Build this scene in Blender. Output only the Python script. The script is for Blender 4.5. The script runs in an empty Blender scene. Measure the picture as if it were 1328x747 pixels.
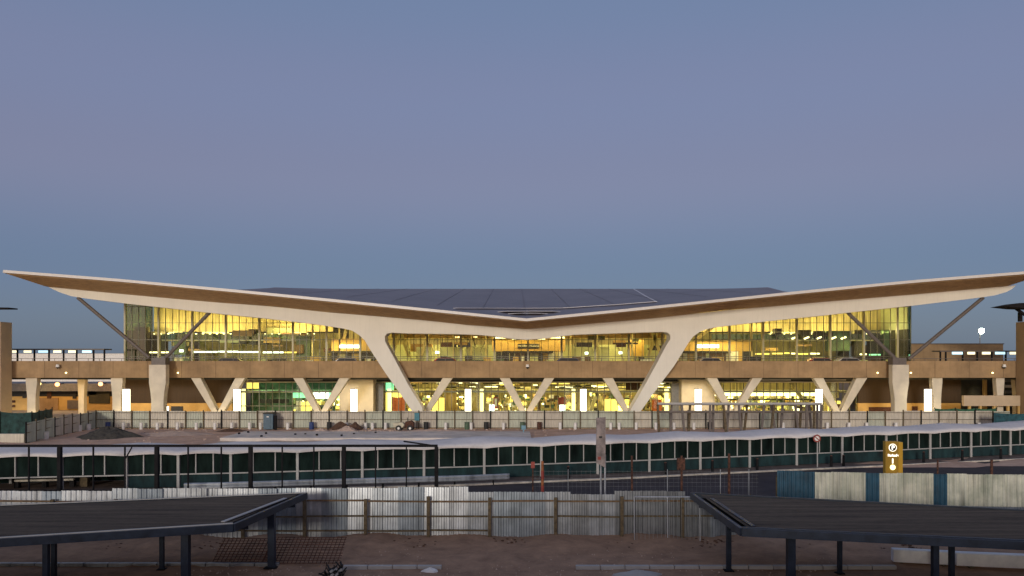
import bpy, bmesh, math, random
from mathutils import Vector, Matrix
random.seed(7)
F = 1033.0; HY = 466.0; CX = 664.0; CH = 8.5
scene = bpy.context.scene
col = scene.collection
R = math.radians

def X(px, Y): return (px - CX) * Y / F
def Z(py, Y): return CH - (py - HY) * Y / F
def G(py): return CH * F / (py - HY)          # distance of a ground point seen at photo row py

# ------------------------------------------------------------------ materials
MATS = {}
def mat(name, c, rough=0.7, metal=0.0, n=0.12, scale=3.0, bump=0.0, spec=0.5, stretch=None, c2=None, streak=0.0):
    if name in MATS: return MATS[name]
    m = bpy.data.materials.new(name); m.use_nodes = True
    nt = m.node_tree; nd = nt.nodes; lk = nt.links
    b = nd['Principled BSDF']
    b.inputs['Roughness'].default_value = rough
    b.inputs['Metallic'].default_value = metal
    b.inputs['Specular IOR Level'].default_value = spec
    tc = nd.new('ShaderNodeTexCoord'); mp = nd.new('ShaderNodeMapping')
    geo = nd.new('ShaderNodeNewGeometry')
    lk.new(geo.outputs['Position'], mp.inputs['Vector'])
    if stretch: mp.inputs['Scale'].default_value = stretch
    nz = nd.new('ShaderNodeTexNoise'); nz.inputs['Scale'].default_value = scale
    nz.inputs['Detail'].default_value = 10 if bump >= .8 else 6; nz.inputs['Roughness'].default_value = .76 if bump >= .8 else .62
    lk.new(mp.outputs['Vector'], nz.inputs['Vector'])
    rp = nd.new('ShaderNodeMapRange'); rp.inputs[1].default_value = .3; rp.inputs[2].default_value = .7
    lk.new(nz.outputs['Fac'], rp.inputs[0])
    mx = nd.new('ShaderNodeMix'); mx.data_type = 'RGBA'
    d = c2 if c2 else tuple(v * (1 - 2.2 * n) for v in c)
    e = c if c2 else tuple(min(1, v * (1 + n)) for v in c)
    mx.inputs['A'].default_value = (*d, 1); mx.inputs['B'].default_value = (*e, 1)
    lk.new(rp.outputs[0], mx.inputs['Factor'])
    out = mx.outputs['Result']
    if streak > 0:
        mp2 = nd.new('ShaderNodeMapping'); mp2.inputs['Scale'].default_value = (3.5, 3.5, .25)
        lk.new(geo.outputs['Position'], mp2.inputs['Vector'])
        n2 = nd.new('ShaderNodeTexNoise'); n2.inputs['Scale'].default_value = 1.2; n2.inputs['Detail'].default_value = 5
        lk.new(mp2.outputs['Vector'], n2.inputs['Vector'])
        r2 = nd.new('ShaderNodeMapRange'); r2.inputs[1].default_value = .48; r2.inputs[2].default_value = .75
        r2.inputs[3].default_value = 1; r2.inputs[4].default_value = 1 - streak
        lk.new(n2.outputs['Fac'], r2.inputs[0])
        m2 = nd.new('ShaderNodeVectorMath'); m2.operation = 'SCALE'
        lk.new(out, m2.inputs[0]); lk.new(r2.outputs[0], m2.inputs['Scale'])
        out = m2.outputs['Vector']
    lk.new(out, b.inputs['Base Color'])
    if bump > 0:
        bp = nd.new('ShaderNodeBump'); bp.inputs['Strength'].default_value = bump; bp.inputs['Distance'].default_value = .05
        n3 = nd.new('ShaderNodeTexNoise'); n3.inputs['Scale'].default_value = scale * 4; n3.inputs['Detail'].default_value = 8
        lk.new(mp.outputs['Vector'], n3.inputs['Vector'])
        lk.new(n3.outputs['Fac'], bp.inputs['Height']); lk.new(bp.outputs['Normal'], b.inputs['Normal'])
    MATS[name] = m
    return m

def emis(name, c, s):
    if name in MATS: return MATS[name]
    m = bpy.data.materials.new(name); m.use_nodes = True
    nd = m.node_tree.nodes; b = nd['Principled BSDF']
    b.inputs['Base Color'].default_value = (*[min(v, .8) for v in c], 1)
    b.inputs['Emission Color'].default_value = (*c, 1); b.inputs['Emission Strength'].default_value = s
    MATS[name] = m
    return m

def glassmat(name, tint, refl=0.08, rough=0.03):
    m = bpy.data.materials.new(name); m.use_nodes = True
    nt = m.node_tree; nd = nt.nodes; lk = nt.links
    for x in list(nd):
        if x.type != 'OUTPUT_MATERIAL': nd.remove(x)
    o = [x for x in nd if x.type == 'OUTPUT_MATERIAL'][0]
    t = nd.new('ShaderNodeBsdfTransparent'); t.inputs[0].default_value = (*tint, 1)
    g = nd.new('ShaderNodeBsdfGlossy'); g.inputs['Roughness'].default_value = rough
    g.inputs['Color'].default_value = (.9, .95, 1, 1)
    fr = nd.new('ShaderNodeFresnel'); fr.inputs['IOR'].default_value = 1.45
    ad = nd.new('ShaderNodeMath'); ad.operation = 'MULTIPLY_ADD'; ad.inputs[1].default_value = .5; ad.inputs[2].default_value = refl
    ad.use_clamp = True
    lk.new(fr.outputs[0], ad.inputs[0])
    mx = nd.new('ShaderNodeMixShader')
    lk.new(ad.outputs[0], mx.inputs[0]); lk.new(t.outputs[0], mx.inputs[1]); lk.new(g.outputs[0], mx.inputs[2])
    lk.new(mx.outputs[0], o.inputs['Surface'])
    MATS[name] = m
    return m

M_dirt = mat('earth', (.52, .32, .20), .95, n=.3, scale=.8, bump=1.0, c2=(.24, .145, .095), spec=.2)
M_site = mat('sand_earth', (.80, .56, .41), .95, n=.3, scale=.35, bump=.9, c2=(.44, .27, .185), spec=.2)
M_pave = mat('concrete_paving', (.36, .33, .29), .85, n=.15, scale=.8, bump=.2)
M_asph = mat('asphalt', (.10, .084, .080), .9, n=.25, scale=.5, bump=.4, c2=(.07, .058, .057), spec=.1)
M_kerb = mat('kerb_concrete', (.66, .60, .50), .8, n=.2, scale=2)
M_cream = mat('cream_plaster', (.84, .80, .69), .65, n=.035, scale=.25, streak=.05)
M_cream2 = mat('cream_column', (.72, .64, .50), .7, n=.08, scale=.6)
M_conc = mat('brown_concrete', (.40, .262, .135), .85, n=.14, scale=.5, streak=.12, bump=.2)
M_soffit = mat('slatted_soffit', (.50, .325, .16), .7, n=.15, scale=1.2, stretch=(1, 6, 1))
M_fascia = mat('white_fascia', (.72, .68, .62), .4, n=.04)
M_roof = mat('roof_metal', (.24, .215, .23), .5, metal=.3, n=.08, scale=.15)
M_seam = mat('roof_flashing', (.66, .64, .66), .5, n=.05)
M_dark = mat('dark_steel', (.016, .015, .016), .75, n=.2, scale=2, spec=.15)
M_strut = mat('grey_brown_steel', (.15, .125, .11), .5, n=.1)
M_louvre = mat('brown_louvre', (.065, .038, .017), .7, n=.1, scale=1, stretch=(6, 1, .4))
M_ochre = mat('ochre_wall', (.62, .40, .13), .7, n=.08, scale=.8)
M_yell = mat('yellow_timber', (.68, .58, .31), .6, n=.27, scale=1.0, stretch=(5, 1, .15))
M_yell2 = mat('pale_green_wall', (.55, .58, .34), .6, n=.08, scale=.7)
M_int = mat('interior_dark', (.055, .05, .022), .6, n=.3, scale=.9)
M_intg = mat('interior_green', (.085, .15, .085), .5, n=.3, scale=.8)
M_floor = mat('interior_floor', (.32, .30, .24), .4, n=.1)
M_mull = mat('mullion_metal', (.50, .46, .28), .4, n=.05)
M_mulld = mat('mullion_dark', (.15, .145, .09), .4, n=.05)
M_galv = [mat('galvanised_sheet_%s' % w, c, .36, metal=.6, n=.14, scale=1.3, streak=.4, c2=tuple(v * .6 for v in c))
          for w, c in (('pale', (.74, .77, .80)), ('mid', (.58, .62, .66)), ('bluish', (.44, .50, .56)), ('dull', (.36, .38, .40)))]
M_site_f = [mat('site_sheet_%s' % w, c, .6, metal=.1, n=.14, scale=.9, streak=.3, c2=tuple(v * .78 for v in c))
          for w, c in (('pale', (.72, .66, .54)), ('mid', (.62, .56, .46)), ('green', (.58, .60, .48)))]
M_blue = mat('blue_sheet', (.018, .085, .14), .5, n=.2, scale=2, streak=.2)
M_wood = mat('rough_timber', (.15, .11, .06), .85, n=.3, scale=6)
M_woodr = mat('reddish_timber', (.20, .125, .065), .85, n=.3, scale=6)
M_rust = mat('rusty_steel', (.12, .05, .03), .85, n=.4, scale=8)
M_membr = mat('white_membrane', (.80, .745, .70), .7, n=.06, scale=.5, streak=.10, spec=.2)
M_frame = mat('pale_grey_frame', (.44, .43, .41), .5, n=.06, scale=2)
M_net = mat('dark_green_shade_net', (.014, .028, .024), .9, n=.35, scale=1.2, stretch=(1, 1, .3), spec=.1)
M_net2 = mat('teal_net', (.022, .07, .062), .8, n=.4, scale=1.5)
M_navy = mat('navy_fascia', (.020, .030, .052), .4, n=.25, scale=2, spec=.3)
M_shroof = mat('shelter_roof_sheet', (.095, .085, .078), .8, n=.25, scale=1.6, c2=(.036, .034, .037), stretch=(.12, 1.6, 1), spec=.2)
M_white = mat('white_plastic', (.88, .85, .79), .5, n=.1, scale=3)
M_whiteb = mat('white_coated_steel', (.95, .96, 1.0), .45, n=.08, scale=2)
M_bluep = mat('blue_plastic', (.03, .06, .2), .5)
M_toilet = mat('slate_blue_plastic', (.06, .12, .17), .5)
M_teal = mat('teal_plastic', (.03, .20, .26), .5)
M_blackp = mat('black_plastic', (.02, .02, .02), .6)
M_gravel = mat('dark_gravel', (.085, .075, .06), .95, n=.4, scale=3, bump=1)
M_sand = mat('pink_sand', (.62, .46, .36), .95, n=.2, scale=2, bump=1)
M_soil = mat('dark_soil', (.14, .075, .045), .95, n=.3, scale=2, bump=1)
M_stone = mat('tower_plaster', (.60, .46, .30), .8, n=.06, scale=.6)
M_stone2 = mat('tower_plaster_brown', (.38, .25, .13), .8, n=.08, scale=.6)
M_graywall = mat('grey_cladding', (.24, .24, .24), .6)
M_green = emis('green_screen_light', (.25, 1, .55), 2.2)
M_orange = mat('orange_paint', (.75, .16, .02), .5)
M_red = mat('red_paint', (.32, .05, .035), .6)
M_orange2 = mat('faded_orange_paint', (.38, .13, .04), .7, n=.3, scale=5)
M_black = mat('black_rubber', (.02, .02, .02), .7)
M_brass = mat('mustard_sign', (.55, .33, .05), .5)
E_lamp = emis('lamp_warm_white', (1, .86, .58), 9)
E_pyl = emis('pylon_glow', (1, .90, .62), 5)
E_col = emis('column_glow', (1, .86, .42), 1.8)
E_box = emis('warm_light_box', (1, .88, .55), 1.5)
E_boxc = emis('cool_light_box', (.55, .85, 1), 1.3)
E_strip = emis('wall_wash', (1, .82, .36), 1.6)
E_lamp2 = emis('lamp_cool', (.72, .95, 1), 6)
E_warm = emis('lamp_yellow', (1, .78, .30), 5)
E_sign = emis('sign_white', (.80, 1, .92), 3.2)
E_flood = emis('floodlight_lens', (.80, 1, .85), 60)
E_shelf = emis('lit_shelf', (1, .90, .50), 3.0)
E_green = emis('lit_green', (.30, 1, .55), 1.1)
E_yel = emis('lit_yellow', (1, .72, .16), 1.5)
E_mustard = emis('lit_mustard', (.30, .17, .012), .10)
G_up = glassmat('upper_glass', (.90, .94, .76), .0)
G_lo = glassmat('lower_glass', (.90, .95, .80), .0)
G_corner = glassmat('corner_glass', (.36, .52, .42), .05)  # dark green tint puts the unlit hall corner into the glass colour

# ------------------------------------------------------------------ mesh builder
class MB:
    def __init__(s): s.v = []; s.f = []
    def quad(s, a, b, c, d):
        n = len(s.v); s.v += [tuple(a), tuple(b), tuple(c), tuple(d)]; s.f.append((n, n+1, n+2, n+3))
    def box(s, x0, x1, y0, y1, z0, z1):
        n = len(s.v)
        s.v += [(x0,y0,z0),(x1,y0,z0),(x1,y1,z0),(x0,y1,z0),(x0,y0,z1),(x1,y0,z1),(x1,y1,z1),(x0,y1,z1)]
        s.f += [(n,n+3,n+2,n+1),(n+4,n+5,n+6,n+7),(n,n+1,n+5,n+4),(n+1,n+2,n+6,n+5),(n+2,n+3,n+7,n+6),(n+3,n,n+4,n+7)]
        return s
    def bar(s, a, b, w, h=None, up=(0,0,1)):
        a = Vector(a); b = Vector(b); h = h or w
        d = (b - a).normalized(); u = Vector(up)
        if abs(d.dot(u)) > .98: u = Vector((0,1,0))
        l = d.cross(u).normalized(); u = l.cross(d).normalized()
        n = len(s.v)
        for p in (a, b):
            for i, j in ((-1,-1),(1,-1),(1,1),(-1,1)): s.v.append(tuple(p + l*i*w/2 + u*j*h/2))
        s.f += [(n,n+1,n+2,n+3),(n+7,n+6,n+5,n+4),(n,n+4,n+5,n+1),(n+1,n+5,n+6,n+2),(n+2,n+6,n+7,n+3),(n+3,n+7,n+4,n)]
        return s
    def tube(s, a, b, r0, r1=None, k=10, cap=True):
        a = Vector(a); b = Vector(b); r1 = r0 if r1 is None else r1
        d = (b - a).normalized(); u = Vector((0,0,1)) if abs(d.z) < .95 else Vector((1,0,0))
        l = d.cross(u).normalized(); u = l.cross(d).normalized(); n = len(s.v)
        for p, r in ((a, r0), (b, r1)):
            for i in range(k):
                t = 2*math.pi*i/k; s.v.append(tuple(p + l*math.cos(t)*r + u*math.sin(t)*r))
        for i in range(k): j = (i+1) % k; s.f.append((n+i, n+j, n+k+j, n+k+i))
        if cap: s.f.append(tuple(n+i for i in reversed(range(k)))); s.f.append(tuple(n+k+i for i in range(k)))
        return s
    def prism(s, pts, y0, y1):       # polygon in xz, extruded along y
        n = len(s.v); k = len(pts)
        for y in (y0, y1):
            for p in pts: s.v.append((p[0], y, p[1]))
        s.f.append(tuple(n+i for i in range(k))); s.f.append(tuple(n+k+i for i in reversed(range(k))))
        for i in range(k): j = (i+1) % k; s.f.append((n+j, n+i, n+k+i, n+k+j))
        return s
    def grid(s, rows):
        n = len(s.v); r = len(rows); c = len(rows[0])
        for q in rows: s.v += [tuple(p) for p in q]
        for i in range(r-1):
            for j in range(c-1): s.f.append((n+i*c+j, n+i*c+j+1, n+(i+1)*c+j+1, n+(i+1)*c+j))
        return s
    def build(s, name, m, parent=None, smooth=False, bevel=0, label=None, origin=None):
        me = bpy.data.meshes.new(name)
        o0 = Vector((0,0,0))
        if parent is None and origin is None and s.v:
            xs = [p[0] for p in s.v]; ys = [p[1] for p in s.v]; zs = [p[2] for p in s.v]
            origin = ((min(xs)+max(xs))/2, (min(ys)+max(ys))/2, min(zs))
        if origin is not None: o0 = Vector(origin)
        if parent is not None: o0 = wloc(parent)
        me.from_pydata([tuple(Vector(p) - o0) for p in s.v], [], s.f); me.materials.append(m)
        bm = bmesh.new(); bm.from_mesh(me); bmesh.ops.recalc_face_normals(bm, faces=bm.faces); bm.to_mesh(me); bm.free()
        if smooth:
            for p in me.polygons: p.use_smooth = True
        o = bpy.data.objects.new(name, me); col.objects.link(o)
        if parent is not None: o.parent = parent
        else: o.location = o0
        o['wl'] = tuple(o0)
        if bevel:
            b = o.modifiers.new('bevel', 'BEVEL'); b.width = bevel; b.segments = 2; b.limit_method = 'ANGLE'
        if label: o['label'] = label
        return o
def wloc(o): return Vector(o['wl'])
def empty(name, loc, label=None, cat=None, group=None, kind=None):
    o = bpy.data.objects.new(name, None); col.objects.link(o); o.location = loc; o['wl'] = tuple(loc)
    return tag(o, label, cat, group, kind)
def tag(o, label=None, cat=None, group=None, kind=None):
    if label: o['label'] = label
    if cat: o['category'] = cat
    if group: o['group'] = group
    if kind: o['kind'] = kind
    return o
def dup(root, loc, label):
    r = root.copy(); col.objects.link(r); r.location = loc; r['wl'] = tuple(loc); r['label'] = label
    for ch in list(root.children):
        c = ch.copy(); col.objects.link(c); c.parent = r
        for g in list(ch.children):
            d = g.copy(); col.objects.link(d); d.parent = c
    return r
def lin(v, pts):
    for (a, x), (b, y) in zip(pts, pts[1:]):
        if v <= b or (b, y) == pts[-1]: return x + (y - x) * (v - a) / (b - a)

def area(name, loc, sx, sy, e, c, rot=(0,0,0), parent=None):
    l = bpy.data.lights.new(name, 'AREA'); l.shape = 'RECTANGLE'; l.size = sx; l.size_y = sy; l.energy = e; l.color = c
    o = bpy.data.objects.new(name, l); col.objects.link(o); o.location = loc; o.rotation_euler = rot
    if parent is not None: o.parent = parent; o.location = Vector(loc) - wloc(parent)
    return o

def tomesh(o):
    bpy.context.view_layer.update()
    me = bpy.data.meshes.new_from_object(o.evaluated_get(bpy.context.evaluated_depsgraph_get()))
    n_ = bpy.data.objects.new(o.name, me); nm = o.name; col.objects.link(n_); n_.parent = o.parent; n_.location = o.location; n_.rotation_euler = o.rotation_euler
    bpy.data.objects.remove(o); n_.name = nm
    return n_
# ------------------------------------------------------------------ ground
g = MB(); n = 90
def gz(x, y): return 0
rows = []
ys = [-60, 10, 20, 26, 29, 30, 31, 32, 33, 34, 35, 36, 37, 38, 39, 41, 44, 300, 6000]
xs = [-4000, -300, -100, -60] + [(-40 + .5*i) for i in range(161)] + [60, 100, 300, 4000]
for y in ys:
    r = []
    for x in xs:
        z = 0
        if 29 < y < 40 and abs(x) < 40:
            z = .07*math.sin(x*.9+y) * math.sin(y*1.9+.3*x) + .09*random.random() + (.14*math.sin(x*.7)**2 if y >= 36 else 0)
            if 32.9 > y: z = min(z, 0.0)
        r.append((x, y, z))
    rows.append(r)
g.grid(rows)
tag(g.build('ground', M_dirt, smooth=True), kind='structure')
# construction yard (lighter sandy earth)
g = MB(); rows = []
for j in range(22):
    y = 62 + j * 1.8; r = []
    for i in range(70):
        x = -75 + i * 2.1
        r.append((x, y, .01 + (.16*random.random()*(1 if 0 < j < 21 else 0) if y < 96 else 0)))
    rows.append(r)
g.grid(rows); tag(g.build('construction_yard', M_site, smooth=True), kind='structure')
g = MB(); g.box(-110, 110, 99.2, 135, -.2, .06); tag(g.build('forecourt', M_pave), kind='structure')

# walkway centre line (front face) as photo column -> distance
WL = [(-300, 46.5), (0, 50.2), (300, 52.4), (600, 55.4), (800, 58.4), (972, 61.6), (1150, 65.4), (1328, 70.0), (1600, 79)]
def wy(px): return lin(px, WL)
def kd(px): return lin(px, [(-300, 45.8), (0, 49.5), (440, 52), (600, 53.4), (800, 56.3), (972, 59.6), (1150, 63), (1328, 67.3), (1600, 75.5)])
# road and kerb
def rl(px): return lin(px, [(-300, 40.5), (700, 40.5), (1000, 41), (1600, 40)])
g = MB(); rows = [[], []]
for i in range(41):
    px = 300 + i * 32; d = kd(px) - .16
    rows[1].append((X(px, d), d, .03)); e = 39.5; rows[0].append((X(px, d), e, .03))
g.grid(rows); tag(g.build('road', M_asph), kind='structure')
g = MB()
pk = [(X(p, kd(p)), kd(p)) for p in range(300, 1600, 25)]
for a, b in zip(pk, pk[1:]): g.bar((a[0], a[1], .07), (b[0]+.03, b[1], .07), .26, .14)
tag(g.build('kerb', M_kerb), kind='structure')
g = MB(); rows = [[], []]
for i in range(60):
    px = -300 + i * 32; a = kd(px) + .12; b = wy(px) + 5.2
    rows[0].append((X(px, a), a, .14)); rows[1].append((X(px, a) * 1.02, b, .14))
g.grid(rows); tag(g.build('pavement', mat('brown_paving', (.20, .155, .13), .9, n=.2, scale=1.5, bump=.2, spec=.15)), kind='structure')

# ------------------------------------------------------------------ terminal building
YE, YB, YD, YG = 98.0, 104.5, 107.0, 118.0
T = empty('terminal_building', (X(683, 118), 118, 0),
          'wide airport terminal under a winged roof with lit yellow interior', 'airport terminal')
EDGE = [(-4, 349), (4.4, 350), (147, 361), (300, 375), (427, 387.4), (560, 400.7), (683, 413), (810, 400.7), (1040, 377), (1187, 363), (1328, 352), (1365, 348.5)]
BT = [(60, 371.5), (162, 381.5), (280, 392), (353, 397), (427, 405), (486, 409.5), (560, 416), (603, 421), (683, 426.6), (736, 422), (790, 417.5), (863, 411), (937, 402), (996, 397.7), (1070, 391), (1187, 381.5), (1318, 369.8)]
# fascia + roof + soffit
xe = [X(4.4, YE) + i * (X(1365, YE) - X(4.4, YE)) / 64 for i in range(65)]
xe[32] = X(683, YE)
def ze(x): return Z(lin(x * F / YE + CX, EDGE), YE)
def zb(x): return Z(lin(x * F / YB + CX, BT), YB)
XL, XR = xe[0], xe[-1]
def taper(x, y):     # plan: the roof narrows behind the portal beam
    t = (x - (XL + XR) / 2) / ((XR - XL) / 2)
    w = lin(y, [(YE, (XR-XL)/2), (YB+1.5, (XR-XL)/2 - 1.8), (120, (XR-XL)/2 - 5.5), (150, (XR-XL)/2 - 7), (190, (XR-XL)/2 - 7)])
    return (XL + XR) / 2 + t * w
ridge = Z(374.6, 150)
rows = []
for y in (YE + .12, YB, 110, 118, 126, 134, 142, 150, 170):
    r = []
    for x in xe:
        t = (y - YE) / (150 - YE)
        z = (ze(x) - .06) * (1 - t) + (ridge) * t if y <= 150 else ridge - .05 * (y - 150)
        xt = taper(x, y); pxx = CX + xt * F / y
        if (pxx < 352 or pxx > 1002) and y > YE + 1:      # the outer wings dip below their front edge
            z = min(z, Z(lin(min(max(pxx, -4), 1365), EDGE) + .8, y))
        r.append((xt, y, z))
    rows.append(r)
roof = MB().grid(rows).build('roof', M_roof, T)
g = MB()     # seams of the roof sheets
for i in range(17, 49, 3):
    x = xe[i]
    for a, b in ((YE + .3, 150),):
        t0 = (a - YE) / (150 - YE)
        g.bar((taper(x, YB), YB, lin(YB, [(YE, ze(x)), (150, ridge)]) + .05), (taper(x, 150), 150, ridge + .03), .06, .02)
g.build('seam', M_roof, roof)
def on_roof(px, py):
    # point of the ruled roof surface seen at a photo position
    best = None
    for k in range(0, 520):
        y = YE + k * .1; x = X(px, y)
        z0 = ze(min(max(x * YE / y * y / YE, XL), XR)); t = (y - YE) / (150 - YE)
        z = z0 * (1 - t) + ridge * t
        if HY - (z - CH) * F / y <= py: return Vector((x, y, z + .08))
    return Vector((X(px, 149), 149, ridge + .08))
g = MB()
for pts in (((590, 400.4), (640, 400.6), (683, 400.6), (730, 400.4), (800, 396.0), (850, 392.2)), ((650, 405), (683, 404.6), (722, 404.8)), ((664, 407.5), (683, 407.2), (705, 407.4)), ((822, 375.5), (836, 384), (851, 392))):
    q = [on_roof(*p) for p in pts]
    for a, b in zip(q, q[1:]): g.bar(a, b, 1.5 if pts[0][0] in (650, 664) else .7 if pts[0][0] < 800 else .25, .06)
g.build('flashing', M_seam, roof)
g = MB()     # white edge
for a, b in zip(xe, xe[1:]):
    g.prism([(a, ze(a)-.34), (b, ze(b)-.34), (b, ze(b)), (a, ze(a))], YE, YE + .12)
for a, b in ((0, 1), (64, 63)):
    x = xe[a]; x2 = taper(x, YB)
    g.bar((x, YE, ze(x)-.2), (x2, YB, zb(x2) + .3), .16, .3)
g.build('fascia', M_fascia, roof)
g = MB()
g.grid([[(x, YE + .1, ze(x) - .34) for x in xe], [(taper(x, YB), YB + .02, zb(taper(x, YB)) - .02) for x in xe]])
g.build('soffit', M_soffit, T)
g = MB()     # slat lines of the overhang
for k in range(1, 14):
    t = k / 14
    for a, b in zip(xe[::2], xe[2::2]):
        pa = Vector((a, YE + .1, ze(a) - .34)).lerp(Vector((taper(a, YB), YB, zb(taper(a, YB)))), t)
        pb = Vector((b, YE + .1, ze(b) - .34)).lerp(Vector((taper(b, YB), YB, zb(taper(b, YB)))), t)
        g.bar(pa, pb, .12, .10)
g.build('slat', M_soffit, T)
g = MB()     # ceiling behind the beam, up to the hall
rows = []
for y in (YB + 2.6, 112, 118.3, 126, 136):
    rows.append([(taper(x, y), y, lin(y, [(YB, zb(taper(x, YB)) + .3), (150, ridge - 1.0)])) for x in xe])
g.grid(rows).build('ceiling', M_yell, T)

# portal beam with two raking legs: one continuous outline
OUT = [(62, 371.8), (162, 381.5), (280, 392), (353, 397.3), (427, 405.2), (486, 409.8), (560, 416.2), (603, 421), (645, 424.4), (683, 426.6),
       (736, 422), (790, 417.5), (863, 411), (937, 402.6), (996, 397.7), (1070, 391), (1187, 381.5), (1318, 369.8),
       (1313, 374.5), (1305, 378.8), (1290, 383), (1275, 385.4), (1187, 396), (1099, 405.6), (1070, 409), (1020, 414), (969, 419.6), (935, 423.6), (920, 426), (908, 430), (899, 436.4), (893, 444.5),
       (874, 475), (852, 504), (830.5, 534), (819, 540), (818, 531),
       (836, 500), (853, 469), (864, 448), (869.3, 440), (869.3, 434.5), (866, 431.4), (860, 430.3), (790, 432.5), (745, 434), (728, 436), (710, 438.6), (683, 440.6),
       (660, 438.8), (640, 436), (620, 434.2), (589, 433.2), (530, 432.4), (508, 431.4), (502, 432.4), (499, 436), (499.5, 443),
       (512, 466), (530, 500), (548, 529), (547, 537), (536, 536), (520, 512), (500, 484), (480, 453.5), (473, 441.5), (465, 434), (456, 428.6), (445, 426), (410, 420.8), (345, 413), (280, 406.6), (162, 393.4), (115, 387.6), (92, 384), (76, 378.5)]
pts = [(X(px, YB), Z(py, YB)) for px, py in OUT]
# lengthen legs to the ground
g = MB(); g.prism(pts, YB, YB + 2.6)
bm_o = g.build('portal_beam', M_cream, T)
bm = bmesh.new(); bm.from_mesh(bm_o.data); bmesh.ops.triangulate(bm, faces=[f for f in bm.faces if len(f.verts) > 4]); bm.to_mesh(bm_o.data); bm.free()
for px in (541, 825):    # concrete footings
    x = X(px, YB + 1.3); MB().box(x-1.5, x+1.5, YB-.4, YB+3, 0, 1.25).build('footing', M_conc, T, bevel=.05)
# struts
for a, b in (((101, 386), (194, 464)), ((272, 405), (214, 465)), ((1275, 386), (1178, 466)), ((1099, 405), (1162, 466))):
    ya = YB + 1
    MB().tube((X(a[0], ya), ya, Z(a[1], ya)), (X(b[0], ya), ya, Z(b[1], ya)), .24, .24, 12).build('strut', M_strut, T, smooth=False)

# glass walls
def ztop(x, y=YG): 
    xx = x * YB / y
    return lin(y, [(YB, zb(max(min(xx, X(1310, YB)), X(66, YB))) + .3), (150, ridge - 1.0)]) - .03
gx0, gx1 = X(162.5, YG), X(1181, YG)
FL = 7.35
N = 117
cells = [gx0 + (gx1 - gx0) * i / N for i in range(N + 1)]
cw = MB(); cwc = MB(); m1 = MB(); m2 = MB()
lc, rc = X(193, YG), X(1146, YG)
for a, b in zip(cells, cells[1:]):
    t = cwc if (b < lc) else cw
    t.quad((a, YG, FL), (b, YG, FL), (b, YG, ztop(b)), (a, YG, ztop(a)))
gl = cw.build('curtain_wall', G_up, T)
cwc.build('curtain_wall', G_corner, T, label='glazed left corner of the hall, tinted darker green to look unlit')
for i, x in enumerate(cells):
    if i % 5 == 0: MB().box(x-.13, x+.13, YG-.22, YG+.25, FL, ztop(x)-.05).build('mullion', M_mull, gl)
    else: m2.box(x-.035, x+.035, YG-.08, YG+.04, FL, ztop(x)-.05)
for z in (8.9, 11.4, 13.9, 16.3):
    for a, b in zip(cells, cells[1:]):
        if ztop((a+b)/2) > z + .3: m2.box(a+.04, b-.04, YG-.07, YG+.03, z-.04, z+.04)
m2.build('glazing_bars', M_mulld, gl)
MB().box(gx0-.1, gx0, YG, 127, FL, ztop(gx0)).build('side_glazing', G_corner, T)
MB().box(gx1, gx1+.1, YG, 127, FL, ztop(gx1)).build('side_glazing', G_corner, T)

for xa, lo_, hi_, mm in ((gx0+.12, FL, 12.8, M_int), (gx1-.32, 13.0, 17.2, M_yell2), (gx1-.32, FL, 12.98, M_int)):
    MB().box(xa, xa+.2, YG+.4, 126.9, lo_, hi_).build('end_panel', mm, T)  # upper right panel paints a yellow-green reflection; dark ones darken the corners
area('hall_lamp', (gx1-4, 121, 12.7), .4, 5, 260, (1, .85, .45), (0, R(-140), 0), T)
# hall interior
fl = MB().box(gx0, gx1, YD+8.0, 146, 6.75, FL-.01).build('hall_floor', M_floor, T)
HL, HR = X(430, 126), X(893, 126)
bw = MB()
for a, b in ((gx0+.2, HL), (HR, gx1-.2)):
    bw.box(a, b, 127.0, 127.4, 12.9, 17.6)
bw.build('timber_wall', M_yell, T)
# rear walls and dark recess below
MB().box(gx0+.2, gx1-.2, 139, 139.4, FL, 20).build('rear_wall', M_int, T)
M_olive = mat('olive_wall', (.40, .36, .15), .6, n=.25, scale=.9, stretch=(3, 1, .6))
for a, b in ((gx0+5, HL), (HR, gx1-5)): MB().box(a, b, 133, 133.3, FL, 12.9).build('rear_wall', M_olive, T)
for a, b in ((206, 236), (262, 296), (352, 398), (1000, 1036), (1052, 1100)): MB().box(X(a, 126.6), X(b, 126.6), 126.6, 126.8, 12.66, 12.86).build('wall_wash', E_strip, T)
for a, b in ((508, 636), (735, 862)): MB().box(X(a, 124), X(b, 124), 124, 125.5, Z(438.2, 124), 13.2).build('bulkhead', M_conc, T)
for a, b in ((540, 560), (572, 600), (604, 632), (742, 770), (776, 790)): MB().box(X(a, 123), X(b, 123), 123, 123.5, FL, Z(450, 123)).build('balustrade', M_yell2, T)
MB().box(HL+1, HR-1, 134.5, 134.9, 10.8, 15.5).build('hall_screen_wall', M_yell, T)
# mezzanine slabs, rails
for a, b in ((gx0+3, HL-2), (HR+3, gx1-3)):
    MB().box(a, b, 123.5, 127, 11.35, 11.6).build('mezzanine', M_mull, T)
    MB().box(a, b, 123.45, 123.5, 11.6, 12.4).build('balustrade', G_corner, T)
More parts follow.
